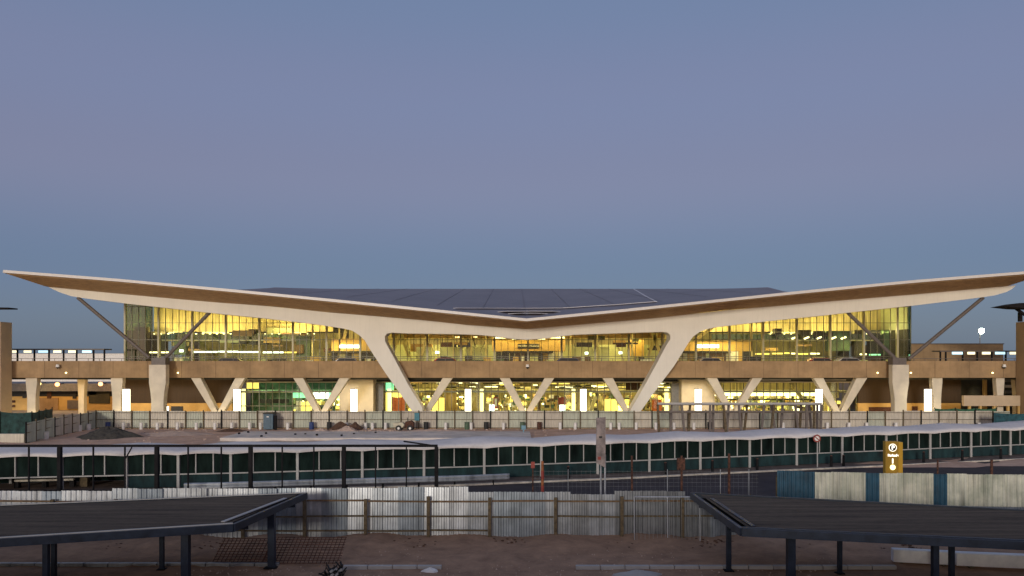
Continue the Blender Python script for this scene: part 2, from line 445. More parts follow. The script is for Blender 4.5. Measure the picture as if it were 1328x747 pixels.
# coloured / dark blocks seen through the glass (shops, screens, lift shafts)
rnd = random.Random(11)
for (a, b, y0, t, bt, mm) in [
    (196, 214, 125, 430, 462, M_int), (226, 240, 124, 431, 460, M_intg), (300, 318, 124, 432, 446, M_blackp), (322, 332, 124, 427, 447, M_blackp),
    (333, 346, 124.5, 436, 447, M_int), (346, 378, 126.5, 425, 441, M_yell2), (378, 392, 122, 447, 458, M_woodr), (384, 402, 123, 436, 462, M_intg),
    (1005, 1014, 124, 426, 436, M_blackp), (1038, 1052, 123, 428, 440, M_int), (1058, 1070, 123, 429, 441, M_blackp), (1074, 1102, 123, 429, 455, M_intg), (1108, 1120, 124, 428, 462, M_int),
    (1128, 1142, 124, 428, 460, M_blackp), (1146, 1160, 124, 428, 460, M_intg), (1168, 1179, 122, 426, 462, M_int), (166, 190, 123, 424, 462, M_int),
    (572, 586, 124, 444, 452, M_rust), (532, 560, 126, 446, 456, M_ochre), (594, 610, 125, 444, 450, M_bluep), (748, 768, 125, 444, 450, M_blackp), (800, 812, 125, 444, 450, M_rust), (815, 835, 128, 440, 462, M_ochre)]:
    MB().box(X(a, y0), X(b, y0), y0, y0 + 1.2, max(Z(bt, y0), FL), Z(t, y0)).build('display_case', mm, T)
for px in (1030, 1046, 1062, 1081, 1094):    # angled lit louvres
    MB().bar((X(px-3, 122.6), 122.6, Z(439.5, 122.6)), (X(px+3, 122.6), 122.6, Z(437, 122.6)), .3, .22).build('wall_lamp', E_shelf, T)
# ochre kiosks and their signs
def kiosk(a, b, t, y0, signpx, signy, em, cano):
    k = MB().box(X(a, y0), X(b, y0), y0, y0 + 4, Z(455.5, y0), Z(t, y0)).build('kiosk', M_ochre, T)
    MB().box(X(cano[0], y0), X(cano[1], y0), y0 - .9, y0, Z(458, y0), Z(455.2, y0)).build('canopy', M_blackp, k)
    MB().box(X(signpx[0], y0), X(signpx[1], y0), y0 - .2, y0 - .02, Z(signy[1], y0), Z(signy[0], y0)).build('sign', em, k)
    q = X(a, y0)
    while q < X(b, y0) - .6:
        w = rnd.uniform(.5, 1.3)
        MB().box(q, min(q + w, X(b, y0)), y0 + .1, y0 + 3.8, FL, Z(455.5, y0)).build('shop_front', rnd.choice([M_white, M_ochre, M_int, M_yell2, M_blackp, M_woodr, M_yell]), k)
        q += w + .06
    return k
kiosk(430, 482, 439.5, 122, (440.5, 467.5), (447.2, 451.4), E_sign, (427, 484))
kiosk(882, 976, 443, 122, (904, 932), (447.0, 451.2), E_sign, (882, 946))
kc = kiosk(638.5, 733, 437, 121.5, (671.5, 699.5), (445.8, 451.6), M_blackp, (652, 717))
fc = bpy.data.curves.new('sign_lettering', 'FONT'); fc.body = 'INTERNATIONAL'; fc.size = .42; fc.align_x = 'CENTER'; fc.align_y = 'CENTER'; fc.extrude = .01
fo = bpy.data.objects.new('lettering', fc); col.objects.link(fo); fo.parent = kc
fo.location = Vector((X(685.5, 121.3), 121.26, Z(448.7, 121.3))) - wloc(kc); fo.rotation_euler = (R(90), 0, 0); fc.materials.append(M_white); tomesh(fo)
# small green/white screens
for px, py in ((567, 457), (761, 458), (805, 457.5), (1178, 461), (235, 455)):
    MB().box(X(px-2.4, 121), X(px+2.4, 121), 121, 121.15, Z(py+1.6, 121), Z(py-1.6, 121)).build('screen', E_sign, T)
# linear light fittings
for a, b, py, y0, e in ((283, 308, 456, 121, E_sign), (309, 322, 456.5, 121, E_sign), (323, 337, 456.5, 121, E_sign), (341, 352, 457, 121, E_sign), (354, 367, 457, 121, E_sign), (250, 281, 456.4, 121, E_sign), (194, 204, 457, 121, E_shelf), (209, 218, 457, 121, E_shelf),
                     (369, 384, 457, 121, E_yel), (1018, 1024, 458, 121, E_yel), (1027, 1034, 458.5, 121, E_shelf), (1036, 1048, 459, 121, E_yel), (1051, 1063, 458.6, 121, E_shelf), (1116, 1124, 459.5, 121, E_shelf), (1128, 1142, 460, 121, E_green), (1002, 1015, 458.5, 121, E_yel), (980, 998, 459, 121, E_yel),
                     (590, 596, 437.2, 124, E_shelf), (614, 619, 437, 124, E_shelf), (640, 662, 438, 120.5, E_shelf), (664, 672, 439.8, 120.5, E_shelf), (697, 707, 439.8, 120.5, E_shelf), (708, 732, 437.8, 120.5, E_shelf)):
    MB().box(X(a, y0), X(b, y0), y0, y0 + .25, Z(py + .9, y0), Z(py - .9, y0)).build('ceiling_light', e, T)
# inner V struts and trusses high in the hall
for a, b in (((506, 463), (520, 431)), ((530, 463), (520, 431)), ((546, 463), (556, 431)), ((840, 463), (852, 431)), ((858, 463), (846, 431)), ((470, 440), (460, 424)), ((446, 440), (450, 424)), ((900, 442), (925, 424))):
    MB().bar((X(a[0], 123), 123, Z(a[1], 123)), (X(b[0], 123), 123, Z(b[1], 123)), .45, .45).build('brace', M_yell, T)
for px in (588, 611, 630, 740, 775, 820, 405, 440, 975, 989):
    MB().box(X(px-.9, 122), X(px+.9, 122), 122, 122.4, FL, 15.6 if (px < 500 or px > 900) else 12.6).build('column', M_yell, T)
MB().box(X(505, 131), X(862, 131), 131, 131.3, FL, 10.9).build('glazed_screen', M_yell2, T)
for i in range(34):     # hanging signs, ducts and bulkheads deeper in the hall
    px = rnd.choice([rnd.uniform(196, 425), rnd.uniform(985, 1150), rnd.uniform(505, 632), rnd.uniform(738, 862)]); y0 = rnd.uniform(122.5, 126)
    zc = rnd.uniform(9.4, 12.4); w = rnd.uniform(.8, 3.2); h = rnd.uniform(.25, .9)
    MB().box(X(px, y0), X(px, y0) + w, y0, y0 + .3, zc, zc + h).build('hanging_panel', rnd.choice([M_int, M_blackp, M_yell2, M_olive, M_conc, M_ochre, M_rust]), T)
for i in range(26):
    px = 200 + i * 9 if i < 24 else 990; 
    for q in (px, px + 790):
        if q < 425 or 985 < q < 1150: MB().box(X(q, 125)-.12, X(q, 125)+.12, 125, 125.2, 12.42, 12.56).build('downlight', E_shelf, T)
for i in range(18):
    px = rnd.choice([rnd.uniform(505, 632), rnd.uniform(738, 862), rnd.uniform(200, 425)]); a = rnd.uniform(-.8, .8)
    MB().bar((X(px, 127), 126.2, FL+.6), (X(px, 127) + a*3, 126.2, 12.6), .14, .14).build('truss_member', rnd.choice([M_mulld, M_yell]), T)
# people-height counters and clutter along the hall floor
for i in range(46):
    px = rnd.uniform(200, 1160); y0 = rnd.uniform(119.5, 121); w = rnd.uniform(.4, 1.8)
    x = X(px, y0); MB().box(x, x + w, y0, y0 + .6, FL, FL + rnd.uniform(.9, 1.7)).build('counter', rnd.choice([M_ochre, M_woodr, M_int, M_white, M_intg, M_yell2, M_blackp]), T)

# lower level
ZL = 5.95
lx0, lx1 = X(302, YG), X(1112, YG)
gap = [(440, 484), (884, 927)]
lws = [MB(), MB(), MB()]; lm = MB()
px = 302.0; k = 0
while px < 1111:
    inside = any(a - 1 <= px < b for a, b in gap)
    nx = px + 8.6
    if not inside:
        lws[0 if px < 440 else 1 if px < 884 else 2].quad((X(px, YG), YG, .06), (X(nx, YG), YG, .06), (X(nx, YG), YG, ZL-.9), (X(px, YG), YG, ZL-.9))
    if not inside: lm.box(X(px, YG)-.05, X(px, YG)+.05, YG-.1, YG+.05, .06, ZL-.9)
    px = nx; k += 1
lg = [q_.build('shopfront_glazing', G_lo, T) for q_ in lws][1]
for z in (3.75, 1.6):
    lm.box(lx0, X(440, YG), YG-.08, YG-.02, z-.06, z+.06); lm.box(X(484, YG), X(884, YG), YG-.08, YG-.02, z-.06, z+.06) if z > 3 else None
    lm.box(X(927, YG), lx1, YG-.08, YG-.02, z-.06, z+.06) if z > 3 else None
lm.build('glazing_bars', M_mulld, lg)
for a, b in gap:
    MB().box(X(a, YG-3), X(b, YG-3), YG-3, YG+6, .06, ZL-.02).build('core_wall', M_cream2, T)
MB().box(X(484.5, YG-1), X(497, YG-1), YG-1, YG-.5, .06, ZL-.9).build('grey_cladding', M_graywall, T)
MB().box(X(871, YG-1), X(883.5, YG-1), YG-1, YG-.5, .06, ZL-.9).build('grey_cladding', M_graywall, T)
MB().box(lx0, lx1, YG-.1, YG+.3, ZL-.9, ZL-.75).build('lintel', M_cream2, T)
MB().box(lx0, lx1, YG-.3, YG+.25, ZL-.74, 6.19).build('head_panel', M_blackp, T)
# brown louvred walls, left and right
for a, b in ((158, 301), (1113, 1246)):
    w = MB().box(X(a, 117.5), X(b, 117.5), 117.5, 118, 2.05, ZL-.02).build('louvred_wall', M_louvre, T)
    q = MB()
    for i in range(28):
        z = 2.15 + i * .135; q.box(X(a, 117.5)+.1, X(b, 117.5)-.1, 117.42, 117.5, z, z + .06)
    q.build('slat', M_louvre, w)
    MB().box(X(a, 117.3), X(b, 117.3), 117.3, 118.2, .06, 2.04).build('plinth_wall', M_ochre, T)
for a, b, t in ((213, 219, 527), (222, 237, 527), (1127, 1156, 528), (1183, 1190, 527), (1085, 1092, 524)):
    MB().box(X(a, 117.2), X(b, 117.2), 117.15, 117.29, .06, Z(t, 117)).build('door', M_rust if a % 2 else M_blackp, T)
# lower interior rooms
MB().box(X(498, 131), X(870, 131), 131, 131.3, .06, ZL-.05).build('rear_wall', M_yell, T)
MB().box(lx0, X(440, 128), 126, 126.3, .06, ZL-.05).build('rear_wall', M_intg, T)
MB().box(X(927, 126), lx1, 126, 126.3, .06, ZL-.05).build('rear_wall', M_yell, T)
MB().box(lx0, lx1, YG+.3, 131, 3.55, 3.75).build('ceiling_slab', M_mull, T)
MB().box(lx0, lx1, YG+.3, 131, -.1, .08).build('shop_floor', M_floor, T)
MB().box(X(379, 121), X(439, 121), 121, 121.2, Z(516, 121), Z(508.5, 121)).build('lit_panel', E_green, T)
MB().box(X(406, 120.8), X(426, 120.8), 120.8, 120.95, Z(517, 121), Z(508.5, 121)).build('lit_panel', E_sign, T)
MB().box(X(335, 120), X(374, 120), 120, 120.4, Z(523, 120), Z(517.5, 120)).build('counter', M_blackp, T)
MB().box(X(320, 121), X(335, 121), 121, 121.2, Z(504, 121), Z(492, 121)).build('lit_panel', E_yel, T)
MB().box(X(927, 121.5), X(1058, 121.5), 121.5, 121.7, Z(513.5, 121.5), Z(508.5, 121.5)).build('lit_panel', E_shelf, T)
for px in (504.6, 624.6, 744, 865, 306.5+9):
    MB().box(X(px-2.2, 119.5), X(px+2.2, 119.5), 119.5, 120.2, .08, Z(504.5, 119.5)).build('light_column', E_col, T)
for a, b, t, bt, mm in ((640, 646.5, 515, 530, M_red), (641.5, 644.5, 517, 527, M_white), (724, 734, 515, 525, M_red), (634.5, 641, 525, 533, E_sign), (726, 733, 525, 533, E_sign), (509, 525, 516, 533, M_orange), (846, 858, 518, 533, M_orange),
                    (697, 701, 514, 533, M_woodr), (556, 576, 516, 533, E_yel), (784, 815, 518, 533, E_yel), (800, 815, 526, 533, E_shelf), (577, 592, 505, 533, M_ochre), (384, 391, 520, 533, M_white), (391, 404, 521, 533, E_yel), (425, 432, 520, 527, E_yel), (1065, 1088, 496, 516, M_yell), (500, 510, 491, 506, E_green), (812, 830, 494, 506, M_rust),
                    (1075, 1090, 520, 533, E_yel), (942, 1050, 517, 519, M_int), (500, 503, 507, 533, E_yel), (509, 520, 507, 515, E_yel)):
    yy = 119.2 if (a % 2) else 119.8
    MB().box(X(a, yy), X(b, yy), yy, yy + .5, max(.08, Z(bt, yy)), Z(t, yy)).build('shop_display', mm, T)  # glowing materials make some counters and displays look lit
# shelves of goods; some boxes are given a glow to look lit
shc = [M_ochre, M_int, M_white, M_intg, M_yell, M_woodr, E_yel, M_ochre, M_yell, M_int, E_shelf, M_yell2, M_yell2]
goods = {}
for lo, hi, zt in ((630, 742, 515), (378, 438, 517), (935, 1060, 516), (500, 600, 512), (765, 868, 512)):
    for i in range(int((hi - lo) * 1.5)):
        a = rnd.uniform(lo, hi); y0 = rnd.uniform(121.5, 124); w = rnd.uniform(.15, .8); h = rnd.uniform(.15, .6)
        z = rnd.uniform(.3, Z(zt, y0)); m_ = rnd.choice(shc)
        goods.setdefault(m_.name, (m_, MB()))[1].box(X(a, y0), X(a, y0) + w, y0, y0 + .4, z, z + h)
for i in range(120):
    a = rnd.uniform(500, 868); y0 = rnd.uniform(120, 126); z = rnd.choice([4.1, 4.4, 4.7]); w = rnd.uniform(.4, 2.2)
    m_ = rnd.choice([E_shelf, E_yel, M_ochre, M_int, M_yell, M_white, M_int])
    goods.setdefault(m_.name, (m_, MB()))[1].box(X(a, y0), X(a, y0) + w, y0, y0 + .4, z, z + .15)
for m_, b_ in goods.values(): b_.build('shelf_goods', m_, T)['kind'] = 'stuff'
# shop diagonal stairs/escalators
for a, b in (((596, 533), (577, 506)), ((790, 533), (770, 506)), ((606, 533), (616, 510)), ((765, 533), (775, 510)), ((1024, 492), (1043, 522)), ((936, 492), (928, 506))):
    MB().bar((X(a[0], 121), 121, Z(a[1], 121)), (X(b[0], 121), 121, Z(b[1], 121)), .6, .5).build('stair_flight', M_yell, T)

# interior lamps of the lit building, plus added fill for the kiosks
wc = (1, .77, .30)
for px in (225, 300, 380, 460): area('hall_lamp', (X(px, 124), 124.2, 12.6), 7, .5, 620, wc, (R(150), 0, 0), T)
for px in (920, 1000, 1080, 1150): area('hall_lamp', (X(px, 124), 124.2, 12.6), 7, .5, 620, wc, (R(150), 0, 0), T)
for px in (560, 683, 805): area('hall_lamp', (X(px, 128), 127, 12.9), 9, .8, 700, wc, (R(15), 0, 0), T)
for px in (560, 640, 683, 730, 805): area('hall_lamp', (X(px, 119), 119, 12.0), 5, .3, 150, (1, .72, .25), (R(50), 0, 0), T)  # added fill row, tilted back to brighten the central kiosk
for px in (440, 470, 895, 950): area('hall_lamp', (X(px, 119), 119, 13.0), 3, .3, 110, (1, .72, .25), (R(45), 0, 0), T)  # added fill aimed back at the side kiosks
for px in (240, 330, 420, 930, 1020, 1110): area('hall_lamp', (X(px, 121), 120.5, 11.2), 7, .4, 260, wc, (R(10), 0, 0), T)
for px in (530, 610, 683, 756, 840): area('shop_lamp', (X(px, 124), 122.5, 3.5), 6, .5, 420, wc, (R(10), 0, 0), T)
for px in (560, 683, 800): area('shop_lamp', (X(px, 126), 125, 5.8), 8, .5, 380, wc, (R(10), 0, 0), T)
for px in (345, 410): area('shop_lamp', (X(px, 122), 122, 5.8), 5, .5, 110, (.5, 1, .7), (R(10), 0, 0), T)
for px in (345, 410): area('shop_lamp', (X(px, 122), 122, 3.5), 5, .5, 110, (.8, 1, .6), (R(10), 0, 0), T)
for px in (950, 1010, 1080): area('shop_lamp', (X(px, 122), 122, 3.5), 5, .5, 220, wc, (R(10), 0, 0), T)
for px in (950, 1010, 1080): area('shop_lamp', (X(px, 122), 122, 5.8), 5, .5, 130, wc, (R(10), 0, 0), T)

# ------------------------------------------------------------------ elevated road
V = empty('elevated_road', (0, YD, 0), 'brown concrete elevated road on cream columns in front of the terminal', 'elevated road')
MB().box(-95, 95, YD+.3, YG-.4, 6.35, 7.30).build('deck', M_conc, V)
p = MB().box(-95, 95, YD, YD+.3, 6.02, 8.28).build('parapet', M_conc, V)
q = MB()
x = -95
while x < 95: q.box(x, x + .03, YD-.012, YD-.002, 6.05, 8.26); x += 4.6
q.build('joint', M_louvre, p)
q = MB(); q.box(-95, 95, YD+.05, YD+.13, 8.58, 8.64)
x = -94.5
while x < 95: q.box(x, x+.05, YD+.06, YD+.11, 8.28, 8.58); x += 1.5
q.build('railing', M_strut, V)
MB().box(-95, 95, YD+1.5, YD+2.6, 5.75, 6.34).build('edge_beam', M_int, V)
def column(pxa, pxb, y0, wide=1.35, big=False):
    xa, xb = X(pxa, y0), X(pxb, y0); c = (xa + xb) / 2; w = (xb - xa) / 2 / wide
    zt = Z(473, y0) if big else 6.0
    pts = [(c - w, 0), (c + w, 0), (c + w, 3.2), (c + w*1.12, 4.2), (c + w*wide, 5.4), (c + w*wide, zt), (c - w*wide, zt), (c - w*wide, 5.4), (c - w*1.12, 4.2), (c - w, 3.2)]
    return MB().prism(pts, y0, y0 + (1.1 if big else .9)).build('column', M_cream2, V, bevel=.05)
for a, b in ((193, 215), (1157.5, 1179)):
    c = column(a, b, YB + .1, big=True)
    m = (a + b) / 2; MB().box(X(m-9, YB), X(m+9, YB), YB+.3, YB+1.7, Z(473, YB)+.01, Z(464, YB)).build('bracket', M_strut, c)
for a, b, y0 in ((33, 48, 107.4), (143.5, 159, 107.4), (1209, 1222.5, 107.4), (1292, 1303, 107.4), (100, 110, 115), (1316, 1330, 112)): column(a, b, y0)
def vcol(px, lt, rt, y0=YD+.35, base=534):
    # V-shaped pair of raking shafts on one base
    x = X(px, y0); 
    for s in (lt, rt):
        if s is None: continue
        xa, xb = X(s[0], y0), X(s[1], y0); w = .42
        sg = -1 if xa < x else 1
        zz = 6.0
        MB().prism([(x + sg*.1 - w*.9, .9), (x + sg*.1 + w*.9, .9), (xb, zz), (xa, zz)], y0, y0 + 1.1).build('raking_shaft', M_cream2, V, bevel=.04)
    MB().box(x - 1.0, x + 1.0, y0 - .2, y0 + 1.3, 0, .95).build('shaft_base', M_cream2, V, bevel=.05)
vcol(282, (247.5, 260), (305, 318)); vcol(415.5, (380, 393), (440, 453)); vcol(549, (514, 527), (574, 587)); vcol(682, (648, 661), (706.5, 719))
vcol(817, (781.5, 795), (842, 855)); vcol(951, (916.5, 930), (976, 989)); vcol(1090, (1055, 1068), (1111, 1125))
for px in (282, 415.5, 549, 682, 817, 951, 1090, 204, 1168, 151, 41, 1216): area('column_uplight', (X(px, 106), 106.2, .12), .5, .3, 40, (1, .78, .40), (R(165), 0, 0), V)
# second row of beams below the deck
for a, b in ((310, 344), (396, 412), (960, 1028), (1068, 1100)):
    MB().box(X(a, 109), X(b, 109), 109.7, 112, 5.6, 6.34).build('cross_beam', M_cream2, V)
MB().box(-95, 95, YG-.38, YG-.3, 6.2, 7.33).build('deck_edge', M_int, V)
# lamps under the deck (seen as small warm points)
def bulkhead(px, py, y0, lab):
    x = X(px, y0); z = Z(py, y0)
    e = empty('bulkhead_lamp', (x, y0, z), lab, 'lamp', 'small lamps on the elevated road')
    MB().tube((x, y0, z), (x, y0-.18, z), .11, .08, 10).build('lens', E_warm, e)
    MB().tube((x, y0+.02, z), (x, y0+.12, z), .13, .14, 10).build('lamp_body', M_strut, e)
for px, lab in ((86, 'small warm lamp low on the parapet near the left end'), (231, 'small warm lamp low on the parapet right of the left strut column'), (1138, 'small warm lamp low on the parapet left of the right strut column'),
                (1181, 'small warm lamp low on the parapet just right of the right strut column'), (1287, 'small warm lamp low on the parapet below the right shelter')):
    bulkhead(px, 483.5, YD-.14, lab)
for px, lab in ((77, 'pale dome camera on the parapet at the left'), (684, 'pale dome camera on the parapet at the centre'), (1300, 'pale dome camera on the parapet at the right')):
    x = X(px, YD); z = Z(475, YD)
    e = empty('dome_camera', (x, YD-.1, z), lab, 'camera', 'dome cameras on the parapet')
    MB().tube((x, YD-.4, z-.1), (x, YD-.4, z+.25), .25, .18, 12).build('housing', M_white, e)
    MB().tube((x, YD-.4, z-.32), (x, YD-.4, z-.1), .08, .22, 12).build('dome', M_blackp, e)
    MB().bar((x, YD-.4, z+.2), (x, YD-.02, z+.2), .08, .08).build('bracket', M_strut, e)
# warm flood lamps washing the space below the deck
for px, e in ((60, 300), (130, 300), (185, 260), (250, 260), (1140, 260), (1195, 260), (1260, 120)):
    area('under_deck_lamp', (X(px, 112), 112, 5.9), 3, .5, e*.9, (1, .66, .26), (R(10), 0, 0), V)
for px in (340, 462, 560, 683, 806, 905, 1030):
    area('under_deck_lamp', (X(px, 111), 111.5, 5.5), 3, .4, 300, (1, .76, .36), (R(0), 0, 0), V)

# lit shelters on the deck
def shelter(a, b, xs, lab, y0):
    e = empty('road_shelter', (X((a+b)/2, y0), y0, 7.3), lab, 'shelter')
    MB().box(X(a, y0), X(b, y0), y0, y0+2.2, Z(453.6, y0)-.02, Z(452.2, y0)).build('roof', M_strut, e)
    for px in xs: MB().box(X(px-.8, y0), X(px+.8, y0), y0+.2, y0+.4, 7.3, Z(453.7, y0)).build('post', M_dark, e)
    for i, (p0, p1, mm) in enumerate(LP[lab]):
        MB().box(X(p0, y0), X(p1, y0), y0+.3, y0+.5, Z(457.4, y0), Z(454.4, y0)).build('light_box', mm, e)
LP = {'long flat shelter with five lit boxes on the left of the elevated road': [(14, 20, E_box), (29, 38, E_box), (48, 59.5, E_boxc), (67.5, 77, E_box), (87, 97, E_box), (105, 116.5, E_boxc)],
      'long flat shelter with lit boxes on the right of the elevated road': [(1235, 1248, E_boxc), (1255, 1264, E_box), (1274, 1284, E_box), (1291, 1303, E_boxc), (1310, 1318, E_box)]}
ks = list(LP)
shelter(12, 135, (21, 43, 62, 81, 98, 120, 134), ks[0], 113)
def sh2():
    y0 = 113; e = empty('road_shelter', (X(1270, y0), y0, 7.3), ks[1], 'shelter')
    MB().box(X(1219, y0), X(1322, y0), y0, y0+2.2, Z(456.2, y0), Z(454.6, y0)).build('roof', M_strut, e)
    for px in (1221, 1228, 1250, 1269, 1288, 1306): MB().box(X(px-.8, y0), X(px+.8, y0), y0+.2, y0+.4, 7.3, Z(456.3, y0)).build('post', M_dark, e)
    for p0, p1, mm in LP[ks[1]]: MB().box(X(p0, y0), X(p1, y0), y0-.1, y0+.1, Z(459.6, y0), Z(456.4, y0)).build('light_box', mm, e)
sh2()

E_tail = emis('tail_lamp_glow', (1, .08, .04), 3); E_small0 = emis('headlight_glow', (1, .95, .8), 5)
# cars on the elevated road, mostly hidden by the parapet
def car(px, m_, lab, y0=112.3):
    x = X(px, y0); e = empty('parked_car', (x, y0, 7.3), lab, 'car', 'cars stopped on the elevated road')
    MB().prism([(x-2.1, 7.55), (x+2.1, 7.55), (x+2.15, 8.05), (x+1.3, 8.22), (x+.75, 8.7), (x-1.3, 8.74), (x-2.0, 8.25), (x-2.15, 8.0)], y0, y0+1.7).build('body', m_, e, bevel=.08)
    MB().prism([(x-1.75, 8.24), (x+1.15, 8.24), (x+.7, 8.64), (x-1.25, 8.67)], y0-.01, y0+1.71).build('window', M_blackp, e)
    MB().box(x+2.12, x+2.2, y0+.1, y0+.4, 7.85, 8.02).build('tail_lamp', E_tail, e); MB().box(x-2.2, x-2.1, y0+.1, y0+.4, 7.8, 8.0).build('headlight', E_small0, e)
    for s in (-1.35, 1.35):
        for yy in (y0-.03, y0+1.5): MB().tube((x+s, yy, 7.62), (x+s, yy+.23, 7.62), .32, .32, 16).build('wheel', M_black, e)
C_ = [mat('car_' + n_, c, .25, metal=.3, n=.02) for n_, c in (('white', (.7,.7,.7)), ('red', (.45,.04,.03)), ('silver', (.4,.4,.42)), ('black', (.03,.03,.03)), ('blue', (.05,.08,.25)))]
for px, i, lab in ((452, 2, 'silver car on the deck in front of the left lit kiosk'), (300, 3, 'black car on the deck below the white light strip at left'), (580, 1, 'red car on the deck left of the central ochre kiosk'), 
                   (740, 4, 'blue car on the deck right of the central ochre kiosk'), (925, 2, 'silver car on the deck below the right lit kiosk sign'), (1068, 1, 'red car on the deck before the right glazed hall'), (1105, 0, 'white car on the deck near the right strut')):
    car(px, C_[i], lab)

# ------------------------------------------------------------------ light pylons
def pylon(px, top, lab, proto=None):
    y0 = 103.0; x = X(px, y0)
    if proto: return dup(proto, (x, y0, 0), lab)
    e = empty('light_pylon', (x, y0, 0), lab, 'light pylon', 'tall glowing light pylons before the terminal')
    h = Z(504, y0)
    MB().box(x-.38, x+.38, y0-.2, y0+.2, .35, h-.1).build('light_panel', E_pyl, e)
    MB().box(x-.42, x+.42, y0-.22, y0+.24, h-.1, h).build('cap', M_fascia, e)
    MB().box(x-.45, x+.45, y0-.25, y0+.25, 0, .35).build('base', M_strut, e)
    return e
pl = ['glowing pylon between the two leftmost slender columns and strut column', 'glowing pylon just right of the leftmost V columns', 'glowing pylon before the left cream core wall', 'glowing pylon right of the left raking leg',
      'glowing pylon left of the right raking leg', 'glowing pylon before the right cream core wall', 'glowing pylon beside the rightmost V columns', 'glowing pylon right of the right strut column']
p0 = None
for (px, lab) in zip((164, 307.5, 459, 607, 756.5, 905.5, 1062, 1203.5), pl):
    r = pylon(px, 504, lab, p0); p0 = p0 or r
E_small = emis('small_sign_glow', (1, .95, .75), 6)
e = empty('lit_box_sign', (X(212, 106), 106, 0), 'small square lit sign at the foot of the left strut column', 'sign')
MB().box(X(209.5, 106), X(215.5, 106), 106.6, 106.8, Z(533, 106), Z(527.5, 106)).build('sign_face', E_small, e)
MB().box(X(212, 106)-.06, X(212, 106)+.06, 106.65, 106.75, 0, Z(533, 106)).build('post', M_strut, e)

# ------------------------------------------------------------------ flanking buildings
e = empty('stair_tower', (X(0, 100), 100, 0), 'cream plastered stair tower cut by the left edge', 'tower')
MB().box(-84, X(15.5, 106.9), 104.5, 106.9, 0, Z(418, 106)).build('wall', M_stone, e)
MB().prism([(-84, Z(401.5, 105)), (X(23, 106), Z(401, 105)), (X(23, 106), Z(399.4, 105)), (-84, Z(397, 105))], 104, 106).build('canopy', M_dark, e)
MB().box(X(-6, 105)-.3, X(-6, 105), 105, 105.4, Z(418, 106), Z(401, 105)).build('post', M_dark, e)
for z in (3, 6, 9, 12): MB().box(-84, X(15.5, 106.9), 104.485, 104.5, z, z+.03).build('joint', M_conc, e)
e = empty('stair_tower', (X(1328, 100), 100, 0), 'brown stair tower cut by the right edge', 'tower')
MB().box(X(1317.5, 106.9), 84, 104.5, 106.9, 0, Z(417, 104.5)).build('wall', M_stone2, e)
MB().prism([(X(1296, 102), Z(397.6, 102)), (X(1318, 102), Z(400, 102)), (84, Z(405, 102)), (84, Z(390, 102)), (X(1316, 102), Z(393.6, 102))], 101, 104).build('canopy', M_dark, e)
MB().bar((X(1318, 103), 103, Z(400.5, 103)), (X(1330, 103), 103, Z(409, 103)), .3, .3).build('brace', M_dark, e)
MB().box(X(1326, 104), X(1330, 104), 104.6, 105, Z(417, 104.5), Z(404, 103)).build('post', M_dark, e)
e = empty('rear_hall', (X(1240, 130), 130, 0), 'brown flat-topped wing behind the right end of the elevated road', 'building')
MB().box(X(1181.5, 128), X(1301, 128), 128, 150, 0, Z(446.5, 128)).build('wall', M_conc, e)
MB().box(X(1181.5, 128)-.05, X(1301, 128)+.1, 127.9, 150, Z(446.5, 128), Z(446.5, 128)+.15).build('coping', M_strut, e)
e = empty('white_warehouse', (X(90, 200), 200, 0), 'long white warehouse far behind the left deck', 'warehouse')
MB().box(X(-200, 200), X(166, 200), 200, 230, 0, Z(458.8, 200)).build('wall', M_white, e)
MB().box(X(-200, 200), X(166, 200)+.2, 199.8, 230, Z(458.8, 200), Z(458.4, 200)).build('roof', M_fascia, e)
# annex with grey roof and windows, under the deck at left
e = empty('service_annex', (X(90, 132), 132, 0), 'low ochre service building with grey roof seen under the left deck', 'building')
y0 = 132
MB().box(X(-40, y0), X(162, y0), y0, y0+10, 0, Z(503, y0)).build('wall', M_ochre, e)
MB().prism([(X(-40, y0), Z(507, y0)), (X(162, y0), Z(507, y0)), (X(162, y0), Z(497, y0)), (X(-40, y0), Z(497, y0))], y0-1.2, y0-.9).build('roof', M_graywall, e)
MB().box(X(-40, y0), X(162, y0), y0-.9, y0+10, Z(497, y0)-.2, Z(497, y0)).build('roof', M_graywall, e)
MB().box(X(-40, y0), X(162, y0), y0-.06, y0-.01, Z(514, y0), Z(507, y0)).build('window', M_blackp, e)
for a, b, t, bt, mm in ((30, 35, 507, 516, M_blackp), (62, 67, 507, 517, M_rust), (95, 99, 507, 517, M_blackp), (49, 76, 516, 532, M_conc), (88, 106, 519, 530, M_strut), (116, 143, 500, 523, M_int), (116, 126, 502, 512, M_intg), (16, 20, 519, 522, M_rust), (16, 20, 525, 528, M_rust)):
    MB().box(X(a, y0), X(b, y0), y0-.22, y0-.07, max(0, Z(bt, y0)), Z(t, y0)).build('opening', mm, e)
for i, (px, py, c, lab) in enumerate(((51, 497.5, E_warm, 'round warm lamp over the annex window band'), (131, 498, emis('orange_glow', (1, .35, .12), 6), 'orange glowing lamp by the annex dark opening'), (75, 498.5, emis('orange_glow', (1, .35, .12), 6), 'small orange lamp over the annex doorway'))):
    x = X(px, 129); z = Z(py, 129); l = empty('wall_lamp', (x, 129, z), lab, 'lamp')
    MB().tube((x, 129, z), (x, 128.7, z), .3, .3, 12).build('globe', c, l); MB().bar((x, 129.1, z), (x, 130.7, z+.1), .1, .1).build('arm', M_dark, l)
area('annex_lamp', (X(60, 128), 126, 5.6), 8, .5, 420, (1, .60, .22), (R(25), 0, 0))
area('annex_lamp', (X(140, 128), 126, 5.6), 5, .5, 240, (1, .55, .2), (R(25), 0, 0))
